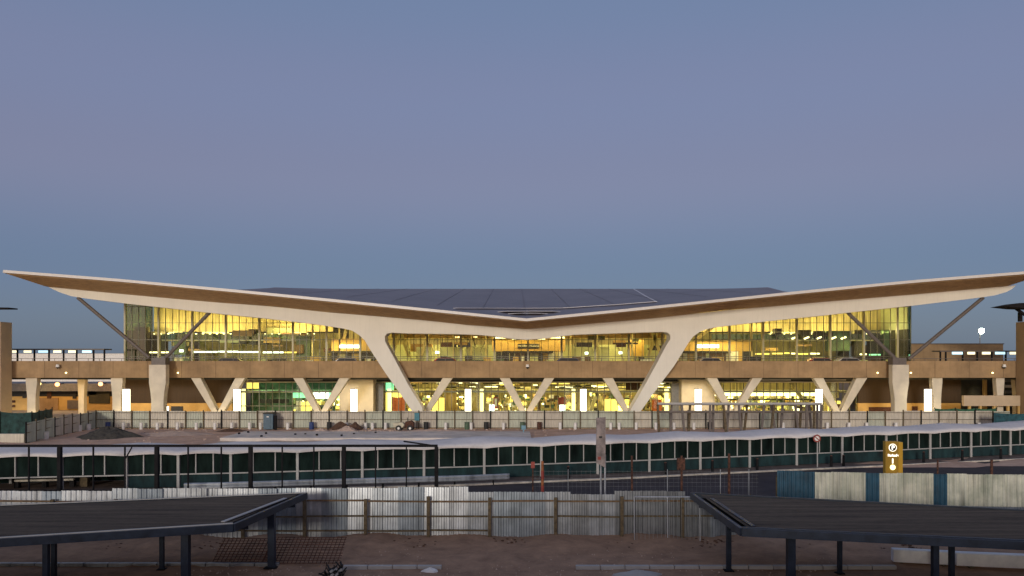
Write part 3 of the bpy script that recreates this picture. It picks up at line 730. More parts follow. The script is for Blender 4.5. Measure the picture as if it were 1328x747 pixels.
# right: dark recess, ochre ramp wall
e = empty('ramp_wall', (X(1300, 105), 105, 0), 'low ochre ramp wall below the right end of the deck', 'wall')
MB().box(X(1250, 106), 90, 106.0, 106.5, Z(526.5, 106), Z(513, 106)).build('parapet', M_stone, e)
for px in (1258, 1272, 1290, 1308, 1322): MB().box(X(px-1.3, 106.1), X(px+1.3, 106.1), 106.1, 106.4, 0, Z(526.6, 106)).build('pier', M_ochre, e)
e = empty('dark_garage', (X(1290, 125), 125, 0), 'dark open garage hall behind the right ramp wall', 'building')
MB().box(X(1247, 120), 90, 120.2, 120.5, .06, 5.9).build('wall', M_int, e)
for px in (1278,): MB().box(X(px-2, 119), X(px+2, 119), 119, 119.4, .06, 5.9).build('column', M_ochre, e)
for i in range(4): MB().box(X(1305, 118), X(1317, 118), 118, 118.3, 2.6 + i*.85, 3.0 + i*.85).build('louvre', M_graywall if i % 2 else M_white, e)

# flood light mast
e = empty('floodlight_mast', (X(1272, 160), 160, 0), 'tall mast with one bright floodlight above the brown wing', 'floodlight')
x, z = X(1272, 160), Z(429, 160)
MB().tube((x, 160.3, 0), (x, 160.3, z), .12, .07, 10).build('mast', M_strut, e)
MB().tube((x, 160, z), (x, 159.7, z-.06), .42, .55, 16).build('lamp_head', E_flood, e)
MB().box(x-.5, x+.5, 160, 160.25, z-.35, z+.35).build('housing', M_strut, e)

# ------------------------------------------------------------------ far site fence with weights
YF = 97.4
e = empty('site_fence', (0, YF, 0), 'long pale sheet-metal site fence below the terminal', 'fence')
poly = [(X(35, 79.7), 79.7), (X(60, 85), 85), (X(125, YF), YF), (X(1310, YF), YF)]
def along(poly, step):
    out = []; 
    for (ax, ay), (bx, by) in zip(poly, poly[1:]):
        L = math.hypot(bx-ax, by-ay); n = max(1, round(L / step))
        for i in range(n): out.append(((ax + (bx-ax)*i/n, ay + (by-ay)*i/n), (ax + (bx-ax)*(i+1)/n, ay + (by-ay)*(i+1)/n)))
    return out
def corr(a, b, z0, z1, pitch=.18, dep=.03, tilt=0):
    a = Vector((a[0], a[1], 0)); b = Vector((b[0], b[1], 0)); d = (b - a); L = d.length; d.normalize(); nrm = Vector((d.y, -d.x, 0))
    k = max(2, int(L / pitch)); m = MB(); pr = []
    for i in range(k):
        s0 = L * i / k; w = L / k
        for f, o in ((0, 0), (.35, 0), (.5, 1), (.85, 1)): pr.append((s0 + w*f, o*dep))
    pr.append((L, 0))
    for off in (0, .012):
        lo = [a + d*s + nrm*(o - off) + Vector((0, 0, z0)) for s, o in pr]
        hi = [a + d*s + nrm*(o - off) + nrm*tilt + Vector((0, 0, z1)) for s, o in pr]
        m.grid([lo, hi])
    return m
seg = along(poly, 2.2)
fr = random.Random(3)
for i, (a, b) in enumerate(seg):
    h = 2.17 + fr.uniform(-.05, .05)
    corr(a, (b[0]-.03, b[1]), .08, h, .28, .05).build('panel', fr.choice(M_site_f), e)
q = MB()
for i, (a, b) in enumerate(seg):
    if i < 95:
        MB().box(a[0]-.06, a[0]+.06, a[1]-.22, a[1]-.10, 0, 2.2 + fr.uniform(0, .15)).build('post', M_wood if i % 3 else M_dark, e)
    for z in (1.15, .15, 1.98): q.bar((a[0]+.08, a[1]-.1, z), (b[0]-.08, b[1]-.1, z), .06, .06)
q.build('rail', M_wood, e)

def bin_(px, py, m_, lab, w=.22, h=.78, proto=None):
    y0 = G(py); y0 = min(y0, YF - .75) if px > 128 else y0; x = X(px, y0)
    o = empty('fence_weight', (x, y0, 0), lab, 'drum', 'drums standing along the site fence')
    MB().tube((x, y0, 0), (x, y0, h*.55), w*.9, w, 12).tube((x, y0, h*.55), (x, y0, h), w, w*.92, 12).build('drum', m_, o)
    MB().tube((x, y0, h), (x, y0, h+.05), w*1.04, w*1.04, 12).build('lid', m_, o)
    return o
labs = {}
def near(px):
    anchors = [(40, 'the near left end of the site fence'), (145, 'the dark gravel heap'), (204, 'the left strut column'), (282, 'the leftmost V columns'), (348, 'the blue portable toilet'), (415, 'the second V columns'), (459, 'the left core wall pylon'),
               (541, 'the left raking leg'), (607, 'the pylon right of the left raking leg'), (682, 'the central V columns'), (756, 'the pylon left of the right raking leg'), (825, 'the right raking leg'), (905, 'the right core wall pylon'), (952, 'the sixth V columns'), (1090, 'the rightmost V columns'), (1168, 'the right strut column'), (1204, 'the rightmost pylon'), (1280, 'the right end of the site fence')]
    a = min(anchors, key=lambda t: abs(t[0]-px)); return a[1], ('left of' if px < a[0]-1.5 else 'right of' if px > a[0]+1.5 else 'below')
whites = [(40, 571), (60, 570), (88, 563), (103, 560.5), (115, 559), (160, 557), (183, 557), (204, 557), (230, 557), (254.5, 557), (278.6, 557), (300.5, 557), (323.7, 557), (338, 557), (373, 557), (449.6, 557), (474, 557), (483, 557), (500, 557), (578, 557), (611, 557), (653, 557), (726.5, 557), (746, 557), (792, 557), (803, 557), (825, 557), (850.5, 557), (874, 557), (900, 557), (1016, 557), (1073, 557), (1101, 557), (1124, 557), (1162, 557), (1220, 557), (1270, 557)]
darks = [(71, 566, M_bluep, 'navy'), (140, 557, M_bluep, 'navy'), (404, 557, M_bluep, 'blue'), (427, 557, M_blackp, 'black'), (552.5, 557, M_blackp, 'black'), (605.5, 557, M_intg, 'dark green'), (630.5, 557, M_blackp, 'black'), (677.5, 557, M_intg, 'dark green'), (699.5, 557, M_rust, 'rust brown'), (920.5, 557, M_blackp, 'black')]
allb = [(px, py, M_white, 'white') for px, py in whites] + darks
cnt = {}
for px, py, m_, cn in sorted(allb, key=lambda t: t[0]):
    a, side = near(px); key = (cn, side, a); cnt[key] = cnt.get(key, 0) + 1
tot = dict(cnt); cnt = {}
ordn = ['first', 'second', 'third', 'fourth', 'fifth', 'sixth']
for px, py, m_, cn in sorted(allb, key=lambda t: t[0]):
    a, side = near(px); key = (cn, side, a); k = cnt.get(key, 0); cnt[key] = k + 1
    if tot[key] > 1 and side == 'left of': k = tot[key] - 1 - k
    lab = (('%s ' % ordn[k]) if tot[key] > 1 else '') + '%s drum %s %s' % (cn, side, a)
    big = cn != 'white'
    bin_(px, py, m_, lab, .30 if big else .19 if px > 128 else .26, .85 if big else .78)

# portable toilet
x, y0 = X(348, 95.4), 95.4
e = empty('portable_toilet', (x, y0, 0), 'slate blue portable toilet by the site fence', 'portable toilet')
MB().box(x-.62, x+.55, y0, y0+1.1, .1, 1.95).build('cabin', M_toilet, e, bevel=.04)
MB().prism([(x-.68, 1.95), (x+.6, 1.95), (x+.5, 2.12), (x-.58, 2.12)], y0-.05, y0+1.15).build('roof', M_blackp, e)
MB().box(x-.5, x+.25, y0-.04, y0-.005, .2, 1.85).build('door', M_toilet, e)
MB().box(x-.2, x+.05, y0-.055, y0-.042, 1.55, 1.68).build('notice', M_white, e)
MB().box(x+.62, x+.9, y0+.2, y0+.5, 0, 1.75).build('vent_pipe', M_dark, e)
# teal box on the fence
x = X(540.5, 97); e = empty('notice_board', (x, 97, 0), 'small teal board hung on the fence at the left raking leg', 'board')
MB().box(x-.3, x+.3, 97.05, 97.12, Z(545.5, 97), Z(535.5, 97)).build('board', M_teal, e)
MB().box(x-.04, x+.04, 97.13, 97.17, 0, Z(535.5, 97)).build('post', M_dark, e)
# mini dumper
x, y0 = X(523, 94), 94.0
e = empty('site_dumper', (x, y0, 0), 'small pale cream site dumper parked at the fence', 'dumper')
MB().prism([(x-1.15, .5), (x-.1, .42), (x+.15, .75), (x-.1, 1.05), (x-1.25, .95)], y0, y0+1.1).build('skip', mat('cream_paint', (.62,.56,.40), .5), e, bevel=.03)
MB().prism([(x+.1, .45), (x+1.2, .45), (x+1.2, 1.0), (x+.9, 1.25), (x+.2, 1.1)], y0+.1, y0+1).build('engine_cover', M_rust, e, bevel=.03)
MB().bar((x+.5, y0+.5, 1.1), (x+.4, y0+.5, 1.6), .07).build('roll_bar', M_dark, e)
for s in (-.55, .8):
    for yy in (y0-.12, y0+1.0):
        w = MB().tube((x+s, yy, .36), (x+s, yy+.2, .36), .36, .36, 18).build('wheel', M_black, e)
        MB().tube((x+s, yy-.01, .36), (x+s, yy+.21, .36), .15, .15, 12).build('rim', M_white, w)

# heaps
def heap(name, cx, cy, rx, ry, h, m_, lab, seed, flat=1.0):
    r = random.Random(seed); m = MB(); rows = []
    for i in range(9):
        t = i / 8; row = []
        for k in range(33):
            a = 2*math.pi*(k % 32)/32
            rr = t * (1 + .12*math.sin(3*a + seed) + .08*math.sin(7*a + 2*seed))
            z = h * max(0, (1 - t**1.35)) * (1 + .12*math.sin(5*a + t*9 + seed)) - (.05 if i == 8 else 0)
            row.append((cx + rx*rr*math.cos(a), cy + ry*rr*math.sin(a), z + .02))
        rows.append(row)
    o = m.grid(rows).build(name, m_, smooth=True)
    return tag(o, lab, 'heap')
heap('gravel_heap', X(140, 86), 86, 3.6, 2.3, 1.15, M_gravel, 'dark grey gravel heap in the yard at left', 1)
heap('soil_heap', X(441, 94.5), 94.8, 1.7, .8, 1.0, M_soil, 'dark brown soil heap against the fence below the left core wall', 2)
heap('soil_heap', X(460, 94.5), 94.8, 1.1, .7, .95, M_soil, 'smaller dark soil heap right beside the larger soil heap', 5)
heap('sand_heap', X(450, 92), 92, 1.5, .9, .75, M_sand, 'pink sand heap in front of the dark soil heaps', 3)
heap('sand_heap', X(417, 92), 92, 1.2, .7, .5, M_sand, 'low pink sand heap right of the portable toilet', 4)
heap('sand_heap', X(222, 88), 89, 4.5, 2.0, .45, M_sand, 'broad low pink sand heap right of the gravel heap', 6)
heap('soil_heap', X(300, 93), 93, 2.2, .9, .4, M_soil, 'low reddish soil heap left of the portable toilet', 8)
heap('sand_heap', X(560, 92.5), 93, 5.5, .9, .3, M_sand, 'long low sand heap right of the site dumper', 9)
# concrete slab with loose blocks
s = MB(); 
s.box(X(285, 82), 2.0, 82, 89.5, 0, .42); tag(s.build('concrete_slab', mat('pale_screed', (.72, .65, .58), .8, n=.15, scale=.4, bump=.2), bevel=.03), 'long pale raised concrete slab in the yard', 'slab')
s = MB(); s.box(X(278, 78.5), X(560, 78.5), 78.2, 80.4, 0, .22); tag(s.build('concrete_slab', M_kerb, bevel=.02), 'low concrete step in front of the raised slab', 'slab')
rb = random.Random(5)
for i, px in enumerate((310, 322, 339, 345, 383, 396, 411, 443, 459, 487)):
    y0 = 83 + rb.random()*5; x = X(px, y0)
    o = MB().box(x-.11, x+.11, y0-.08, y0+.08, .42, .42+.12+rb.random()*.08).build('brick_block', M_dark, bevel=.02)
    o.rotation_euler.z = rb.random()
    tag(o, 'small dark block on the raised concrete slab', 'block', 'dark blocks scattered on the slab')
# thin blue post
x, y0 = X(679, 88.5), 88.5
e = empty('site_marker', (x, y0, 0), 'thin pale blue marker post below the central V columns', 'marker post')
MB().tube((x, y0, 0), (x, y0, 1.0), .10, .07, 10).build('post', mat('pale_blue', (.18,.34,.42), .6), e); MB().box(x-.25, x+.25, y0-.05, y0+.03, .7, 1.15).build('plate', MATS['pale_blue'], e)
# rubble line behind the walkway
def rubble(n, x0, x1, y0, y1, m_, s0, s1, name, lab):
    m = MB(); r = random.Random(9)
    for i in range(n):
        x = r.uniform(x0, x1); y = r.uniform(y0, y1); s = r.uniform(s0, s1); a = r.random()*3
        c, sn = math.cos(a)*s, math.sin(a)*s
        n0 = len(m.v)
        for dz, k in ((0, 1), (s*.8, .6)):
            m.v += [(x+c*k, y+sn*k, dz), (x-sn*k, y+c*k, dz), (x-c*k, y-sn*k, dz), (x+sn*k, y-c*k, dz)]
        m.f += [(n0+4, n0+5, n0+6, n0+7)] + [(n0+j, n0+(j+1) % 4, n0+4+(j+1) % 4, n0+4+j) for j in range(4)]
    o = m.build(name, m_); tag(o, lab, 'rubble', kind='stuff'); return o
rubble(700, -55, 50, 78, 96.5, M_sand, .04, .2, 'rubble', 'loose rubble strewn over the construction yard')
rubble(260, X(420, 93), X(520, 93), 91, 94, M_sand, .08, .28, 'rubble', 'broken blocks piled in front of the soil heaps')
rubble(1500, -14, 14, 28.8, 37.6, M_sand, .012, .045, 'gravel', 'small pale stones on the foreground earth')
rubble(700, -22, 22, 35.6, 37.6, M_soil, .03, .11, 'clods', 'dark earth clods along the foot of the timber fence')

# ------------------------------------------------------------------ steel frame of a pergola
e = empty('steel_pergola', (X(960, 90), 90, 0), 'long brown steel pergola frame with raking posts in the yard', 'pergola')
for y0, z in ((88.5, Z(523.2, 88.5)), (91.5, Z(524.2, 91.5))):
    MB().box(X(853, y0), X(1066, y0), y0-.08, y0+.08, z-.12, z+.10).build('beam', M_frame if y0 < 90 else M_strut, e)
    MB().box(X(853, y0), X(1066, y0), y0-.05, y0+.05, Z(535, y0), Z(532.6, y0)).build('rail', M_strut, e)
ppx = [(853, 855), (871, 869), (884, 888), (895, 893), (921, 921), (925, 925), (938, 942), (945, 943), (958, 962), (969, 965), (991, 987), (1000, 1006), (1004, 999), (1015, 1012), (1031, 1036), (1039, 1037), (1046, 1046), (1049, 1053), (1056, 1056), (1060, 1060), (1065, 1064)]
for i, (a, b) in enumerate(ppx):
    y0 = 88.5 if i % 2 == 0 else 91.5
    MB().bar((X(b, y0), y0, 0), (X(a, y0), y0, Z(524.5, y0)), .24, .2, up=(0,1,0)).build('post', M_strut if i % 3 else M_wood, e)
for px in (860, 895, 930, 965, 1000, 1035, 1062):
    MB().bar((X(px, 88.5), 88.6, 3.45), (X(px, 91.5), 91.4, 3.4), .1, .12).build('cross_bar', M_strut, e)

# ------------------------------------------------------------------ teal netted screens and right/left low walls
def netscreen(pts, z0, z1, lab, m_):
    e = empty('net_screen', (pts[0][0], pts[0][1], 0), lab, 'net screen')
    m = MB(); r = random.Random(len(lab))
    for (a, b) in zip(pts, pts[1:]):
        k = 12
        for i in range(k):
            p = [a[j] + (b[j]-a[j])*i/k for j in (0, 1)]; q = [a[j] + (b[j]-a[j])*(i+1)/k for j in (0, 1)]
            m.quad((p[0], p[1], z0), (q[0], q[1], z0), (q[0], q[1], z1 - .12*math.sin(math.pi*((i+1) % 4)/4)), (p[0], p[1], z1 - .12*math.sin(math.pi*(i % 4)/4)))
        for i in range(4):
            p = [a[j] + (b[j]-a[j])*i/3 for j in (0, 1)]
            MB().tube((p[0], p[1]-.05, 0), (p[0], p[1]-.05, z1+.1), .05, .05, 8).build('post', M_dark, e)
    m.build('net', m_, e)
netscreen([(-62, 86), (X(38, 84), 84.5), (X(68, 92), 92)], 0.2, 2.9, 'dark teal shade net on posts at the left end of the yard', M_net2)
netscreen([(X(1288, 93), 93), (70, 92)], 0, 2.25, 'teal shade net on posts at the right end of the yard', mat('deep_teal_net', (.02, .09, .11), .8, n=.3))
netscreen([(X(1212, 100), 100), (X(1292, 100), 100)], .5, 2.35, 'green shade net behind the right end of the site fence', mat('green_net', (.04, .15, .08), .8, n=.3))
s = MB().box(-60, X(34, 81), 80.6, 81, 0, .95); tag(s.build('boundary_wall', M_site_f[0]), 'low pale concrete wall at the left end of the yard', 'wall')

# ------------------------------------------------------------------ covered walkway
W = empty('covered_walkway', (0, 56, 0), 'long curved walkway with white membrane roof and dark green netting', 'covered walkway')
posts = [-180, -95, -10, 80, 164, 299.5-68, 299.5, 386, 470, 550, 628, 702, 775, 842, 908, 972, 1033, 1092, 1149, 1206, 1259, 1310, 1360, 1410, 1460]
posts = sorted(set(posts))
def wp(px, off=0.0):
    y = wy(px); p = Vector((X(px, y), y, 0))
    y2 = wy(px+2); t = (Vector((X(px+2, y2), y2, 0)) - p).normalized(); nn = Vector((-t.y, t.x, 0))
    return p + nn * off
rows = []; K = 8; NP = len(posts)
for i in range(NP - 1):
    for k in range(K):
        t = k / K; px = posts[i] + (posts[i+1]-posts[i]) * t
        row = []
        ph = (i + t) / 2
        for j in range(9):
            s = j / 8
            cr = math.sin(math.pi * s) ** .8
            z = 2.42 + .10*math.sin(math.pi*t) * (1 - cr) + cr * (.36 + .09*math.cos(2*math.pi*(i + t)/2) + .04*math.sin(i*2.1))
            p = wp(px, -.45 + 4.6*s); row.append((p.x, p.y, z))
        rows.append(row)
cv = MB().grid(rows).build('canopy', M_membr, W, smooth=True)
so = cv.modifiers.new('thick', 'SOLIDIFY'); so.thickness = .05
# valance
m = MB()
lo = []; hi = []
for r_ in rows: p = Vector(r_[0]); hi.append(p); lo.append(p - Vector((0, 0, .12)))
m.grid([lo, hi]).build('valance', M_membr, cv)
for i, px in enumerate(posts):
    for off in (0.0, 3.8):
        p = wp(px, off); MB().box(p.x-.085, p.x+.085, p.y-.085, p.y+.085, .14, 2.42).build('post', M_frame, W)
mu = MB(); nets = MB(); rails = MB(); low = MB(); back = MB(); sill = MB()
for i in range(NP - 1):
    a, b = posts[i], posts[i+1]
    n = 4 if a > 600 or a in (470, 550) else 3 
    for k in range(1, n):
        px = a + (b-a)*k/n; p = wp(px); MB().box(p.x-.035, p.x+.035, p.y-.05, p.y+.05, 1.08, 2.36).build('mullion', M_frame, W)
    sg = 3
    for k in range(sg):
        pa = wp(a + (b-a)*k/sg); pb = wp(a + (b-a)*(k+1)/sg)
        rails.bar((pa.x, pa.y-.02, 1.02), (pb.x, pb.y-.02, 1.02), .08, .08); rails.bar((pa.x, pa.y, 2.38), (pb.x, pb.y, 2.38), .08, .08)
        nets.quad((pa.x, pa.y+.06, 1.05), (pb.x, pb.y+.06, 1.05), (pb.x, pb.y+.06, 2.36), (pa.x, pa.y+.06, 2.36))
        if a >= 140: low.quad((pa.x, pa.y+.07, .17), (pb.x, pb.y+.07, .17), (pb.x, pb.y+.07, 1.0), (pa.x, pa.y+.07, 1.0))
        qa = wp(a + (b-a)*k/sg, 3.9); qb = wp(a + (b-a)*(k+1)/sg, 3.9)
        back.quad((qa.x, qa.y, .15), (qb.x, qb.y, .15), (qb.x, qb.y, 2.4), (qa.x, qa.y, 2.4))
rails.build('rail', M_frame, W); nets.build('netting', M_net, W)
lw_ = low.build('netting', mat('blue_green_net', (.011, .040, .043), .9, n=.35, scale=1.5, stretch=(1,1,.3)), W); back.build('back_netting', M_net, W)
# guard rail
e = empty('guard_rail', (X(560, 51.5), 51.5, 0), 'grey steel crash barrier in front of the left half of the walkway', 'guard rail')
m = MB(); pr = [(-.02, .36), (-.09, .42), (-.09, .5), (-.02, .56), (-.09, .62), (-.09, .70), (-.02, .76)]
g0 = [wp(px, -2.2) for px in range(250, 675, 25)]
m.grid([[(p.x, p.y + o, z) for p in g0] for o, z in pr]).build('beam', M_galv[1], e)
for px in range(270, 675, 45): p = wp(px, -2.1); MB().box(p.x-.06, p.x+.06, p.y, p.y+.12, 0, .74).build('post', M_dark, e)
# bench-like ledge in the open bays at left
e = empty('low_bench', (X(60, 51.5), 52, .14), 'long pale bench inside the open left walkway bays', 'bench')
a, b = wp(5, 1.6), wp(84, 1.6); MB().bar((a.x, a.y, .62), (b.x, b.y, .62), .4, .12).build('seat', M_kerb, e)
for px in (8, 45, 82): p = wp(px, 1.6); MB().box(p.x-.15, p.x+.15, p.y-.15, p.y+.15, .14, .56).build('leg', M_dark, e)
p = wp(99, 1.5); o = MB().box(p.x-.25, p.x+.25, p.y-.2, p.y+.2, .14, .95).build('wooden_crate', M_wood, bevel=.02); tag(o, 'brown upright crate standing inside the left walkway', 'crate')
# bollards
bl = [(737, 619), (863, 617), (924, 613.5), (982, 610), (1078, 606), (1094, 605), (1198, 600), (1248, 597), (1298, 595)]
bn = ['leftmost dark bollard, left of the tall banner board', 'dark bollard left of the rusty pole with a box', 'dark bollard right of the rusty pole with a box', 'dark bollard just left of the blue corner of the fence', 'dark bollard right of the round red sign', 'second dark bollard right of the round red sign',
      'dark bollard right of the yellow parking sign', 'dark bollard between the two short poles at right', 'rightmost dark bollard on the kerb']
for (px, py), lab in zip(bl, bn):
    y0 = kd(px) + .35; x = X(px, y0); o = empty('bollard', (x, y0, .14), lab, 'bollard', 'dark bollards along the kerb')
    MB().tube((x, y0, .14), (x, y0, .98), .11, .09, 12).build('shaft', M_dark, o); MB().tube((x, y0, .98), (x, y0, 1.05), .11, .04, 12).build('cap', M_rust, o)

# black frame screen, left
YS = 45.8
e = empty('steel_frame_fence', (X(300, YS), YS, 0), 'black open steel frame in front of the left walkway', 'frame')
zt = Z(577.5, YS)
MB().box(X(-200, YS), X(567.5, YS), YS-.06, YS+.06, zt-.10, zt+.04).build('top_rail', M_dark, e)
for px in (-166, -45, 77.5, 203.5, 325, 446, 566): MB().box(X(px, YS)-.10, X(px, YS)+.10, YS-.12, YS+.12, 0, zt-.1).build('post', M_dark, e)
for px in (-125, -85, -5, 37.5, 121, 162, 244, 287, 366, 407, 487, 527): MB().box(X(px, YS)-.032, X(px, YS)+.032, YS-.05, YS+.05, 0, zt-.1).build('bar', M_dark, e)
MB().bar((X(567, YS), YS, zt-.05), (X(524, 48.5), 48.5, zt-.05), .08, .08).build('return_rail', M_dark, e)
MB().box(X(-200, YS), X(567.5, YS), YS-.04, YS+.04, .9, 1.0).build('bottom_rail', M_dark, e)
MB().bar((X(163, YS), YS, zt-.75), (X(171, YS), YS, zt-.12), .06, .06).build('brace', M_dark, e)

# ------------------------------------------------------------------ middle corrugated fence with timber posts
e = empty('corrugated_fence', (0, 38, 0), 'silver corrugated iron fence with brown timber posts and rails', 'fence')
fr = random.Random(21)
x = -31.0; i = 0
while x < 10.4:
    w = 1.22 if fr.random() < .7 else .9
    pxm = (x + w/2) * F / 38 + CX
    top = 633.5 if pxm < 606 else 638.5
    if 520 < pxm < 606: top = 632
    if pxm > 735: top = 641
    if pxm > 810: top = 637
    if pxm < 128: top = 637
    if pxm > 893: top = 643.5
    zt_ = Z(top + fr.uniform(-.6, .6), 38) 
    mm = M_galv[fr.choice([0, 0, 1, 2]) if pxm < 640 else fr.choice([1, 2, 2, 3]) if pxm < 800 else fr.choice([2, 3, 3])]  # paler sheets towards the left put a silver highlight into the colour
    corr((x, 38 + fr.uniform(0, .05)), (x + w + .03, 38 + fr.uniform(0, .05)), fr.uniform(-.03, .03), zt_, .21, .055, tilt=fr.uniform(-.10, .03)).build('panel', mm, e)
    x += w; i += 1
postpx = [-10, 68, 150, 234, 315, 395, 474, 555.5, 635, 720.5, 806.5, 885, 965]
for px in postpx:
    x = X(px, 37.75); MB().box(x-.075, x+.075, 37.68, 37.83, 0, Z(646 if px > 500 else 648, 37.7) + .1*random.random()).build('post', M_wood, e)
for zpx, mm in ((650.5, M_woodr), (670.5, M_wood), (689, M_wood)):
    for a, b in zip(postpx, postpx[1:]):
        if zpx > 680 and a > 560: continue
        za = Z(zpx + fr.uniform(-.8, .8), 37.7); zb_ = Z(zpx + fr.uniform(-.8, .8), 37.7)
        MB().bar((X(a, 37.8)+.1, 37.84, za), (X(b, 37.8)-.1, 37.84, zb_), .05, .08).build('rail', mm, e)
# loose mesh panels leaning on the fence
e = empty('mesh_panel', (X(865, 37), 37, 0), 'light steel mesh panel standing before the fence at right', 'mesh panel')
for px in (823, 866, 908): MB().tube((X(px, 37.1), 37.1, 0), (X(px, 37.1), 37.2, Z(645, 37)), .025, .025, 8).build('post', M_galv[0], e)
MB().tube((X(823, 37.1), 37.2, Z(645.5, 37)), (X(908, 37.1), 37.2, Z(645.5, 37)), .025, .025, 8).build('top_rail', M_galv[0], e)
m = MB()
for i in range(16):
    px = 826 + i*5.3; m.bar((X(px, 37.1), 37.1, .1), (X(px, 37.1), 37.19, 2.0), .008)
m.build('mesh', M_galv[1], e)['kind'] = 'stuff'

# right fence with blue sheets
e = empty('corrugated_fence', (X(1170, 44), 44, 0), 'pale sheet fence with three blue sheets behind the right shelter', 'fence')
YR = lambda px: lin(px, [(1008, 44.4), (1328, 43.2), (1500, 42.6)])
for a, b, mm in ((1008, 1024, M_blue), (1024, 1040, M_blue), (1040, 1056, M_blue), (1057, 1078, 0), (1078, 1100, 0), (1100, 1122, 0), (1122, 1140, M_blue), (1140, 1163, 0), (1163, 1186, 0), (1186, 1210, 0), (1210, 1228, M_blue), (1228, 1253, 0), (1253, 1278, 0), (1278, 1303, 0), (1303, 1328, 0), (1328, 1352, 0), (1352, 1372, M_blue), (1372, 1400, 0), (1400, 1430, 0), (1430, 1460, 0), (1460, 1490, 0), (1490, 1520, 0), (1520, 1550, 0)):
    ya, yb = YR(a), YR(b); z1 = Z(lin(a, [(1008, 610.5), (1056, 612.6), (1057, 611.8), (1328, 616), (1500, 618)]), ya) + fr.uniform(-.03, .03)
    mt = mm if mm else mat('beige_sheet_%d' % fr.randint(1, 3), fr.choice([(0.743, 0.716, 0.581), (0.675, 0.661, 0.54), (0.783, 0.769, 0.634)]), .55, n=.14, scale=1.1, streak=.5, c2=(.40, .43, .33))
    corr((X(a, ya), ya), (X(b, yb)+.03, yb), .42, z1, .22, .05).build('panel', mt, e)
    corr((X(a, ya), ya - .06), (X(b, yb), yb - .06), .0, .50, .14, .04).build('skirt', M_galv[2], e)
for px in (1008, 1056, 1122, 1210, 1303, 1400): ya = YR(px)+.15; MB().box(X(px, ya)-.06, X(px, ya)+.06, ya, ya+.1, 0, 2.0).build('post', M_wood, e)

# rusty poles, banner board, road sign, parking sign
for px, py, w, lab in ((819.5, 591, .09, 'rusty pole right of the tall banner board'), (884, 591, .10, 'rusty pole carrying a small rusty box'), (945.5, 588, .11, 'rusty orange pole left of the blue fence corner'), (1216, 596, .08, 'short rusty pole right of the parking sign'), (1286, 596, .12, 'short rusty pole near the right frame edge'),
                    (691, 598, .06, 'thin pole with an orange top left of the banner board'), (703.5, 598, .12, 'orange and red striped pole left of the banner board')):
    y0 = 44.9 if px > 1000 else 42.6
    x = X(px, y0); z = Z(py, y0)
    o = empty('pole', (x, y0, 0), lab, 'pole', 'rusty poles along the road')
    MB().tube((x, y0, 0), (x, y0, z), w*.7, w*.6, 10).build('shaft', M_rust if px != 703.5 else M_orange2, o)
    if px == 884: MB().box(x-.24, x+.16, y0-.12, y0+.12, Z(609, y0), Z(594, y0)).build('box', M_rust, o)
    if px == 691: MB().box(x-.10, x+.10, y0-.05, y0+.05, Z(607, y0), Z(599, y0)).build('reflector', M_red, o)
    if px == 703.5:
        for k in range(3): MB().tube((x, y0, .5 + k*.8), (x, y0, .95 + k*.8), w*.75, w*.72, 10).build('band', M_red, o)
e = empty('wire_fence', (X(830, 42.6), 42.6, 0), 'thin wire mesh fence strung between the rusty poles', 'wire fence')
m = MB()
for z in (1.7, 1.9, 2.1, 2.3, 2.5): m.bar((X(691, 42.6), 42.66, z), (X(984, 42.6), 42.66, z), .006)
for px in range(694, 984, 6): m.bar((X(px, 42.6), 42.67, .2), (X(px, 42.6), 42.67, 2.55), .004)
m.build('mesh', M_galv[3], e)
for px in (737, 866, 935, 972): MB().tube((X(px, 42.6), 42.7, 0), (X(px, 42.6), 42.7, 2.6), .02, .02, 8).build('post', M_galv[1], e)
y0 = 44; x = X(779.5, y0)
e = empty('banner_board', (x, y0, 0), 'tall narrow grey board on two thin legs turned nearly edge-on', 'board')
b_ = MB().box(-.24, .24, -.12, .12, Z(606, y0), Z(541, y0)).v
mb = MB().prism([(x-.27, Z(600, y0)), (x+.23, Z(606.5, y0)), (x+.25, Z(541, y0)), (x-.26, Z(542, y0))], y0-.08, y0+.08); mb.build('board', mat('weathered_board', (.34, .28, .26), .8, n=.3, scale=2, streak=.3), e)
for px in (779.5, 785): MB().tube((X(px, y0), y0+.12, 0), (X(px, y0), y0+.12, Z(590, y0)), .05, .05, 8).build('leg', M_galv[0], e)
MB().box(x-.12, x+.05, y0-.1, y0-.082, Z(568, y0), Z(565.5, y0)).build('mark', M_blackp, e)
MB().box(x-.2, x-.02, y0-.1, y0-.082, Z(596, y0), Z(592, y0)).build('mark', M_red, e)
# round sign
y0 = kd(1060) + .5; x = X(1060, y0)
e = empty('road_sign', (x, y0, .14), 'round red and white road sign on a thin grey pole', 'road sign')
MB().tube((x, y0, .14), (x, y0, Z(563, y0)), .05, .05, 8).build('post', M_frame, e)
z = Z(568.5, y0)
MB().tube((x-.06, y0-.06, z), (x-.06, y0-.09, z), .30, .30, 24).build('ring', M_red, e)
MB().tube((x-.06, y0-.092, z), (x-.06, y0-.10, z), .19, .19, 24).build('disc', M_white, e)
MB().bar((x-.2, y0-.105, z+.12), (x+.08, y0-.105, z-.12), .02, .07).build('slash', M_red, e)
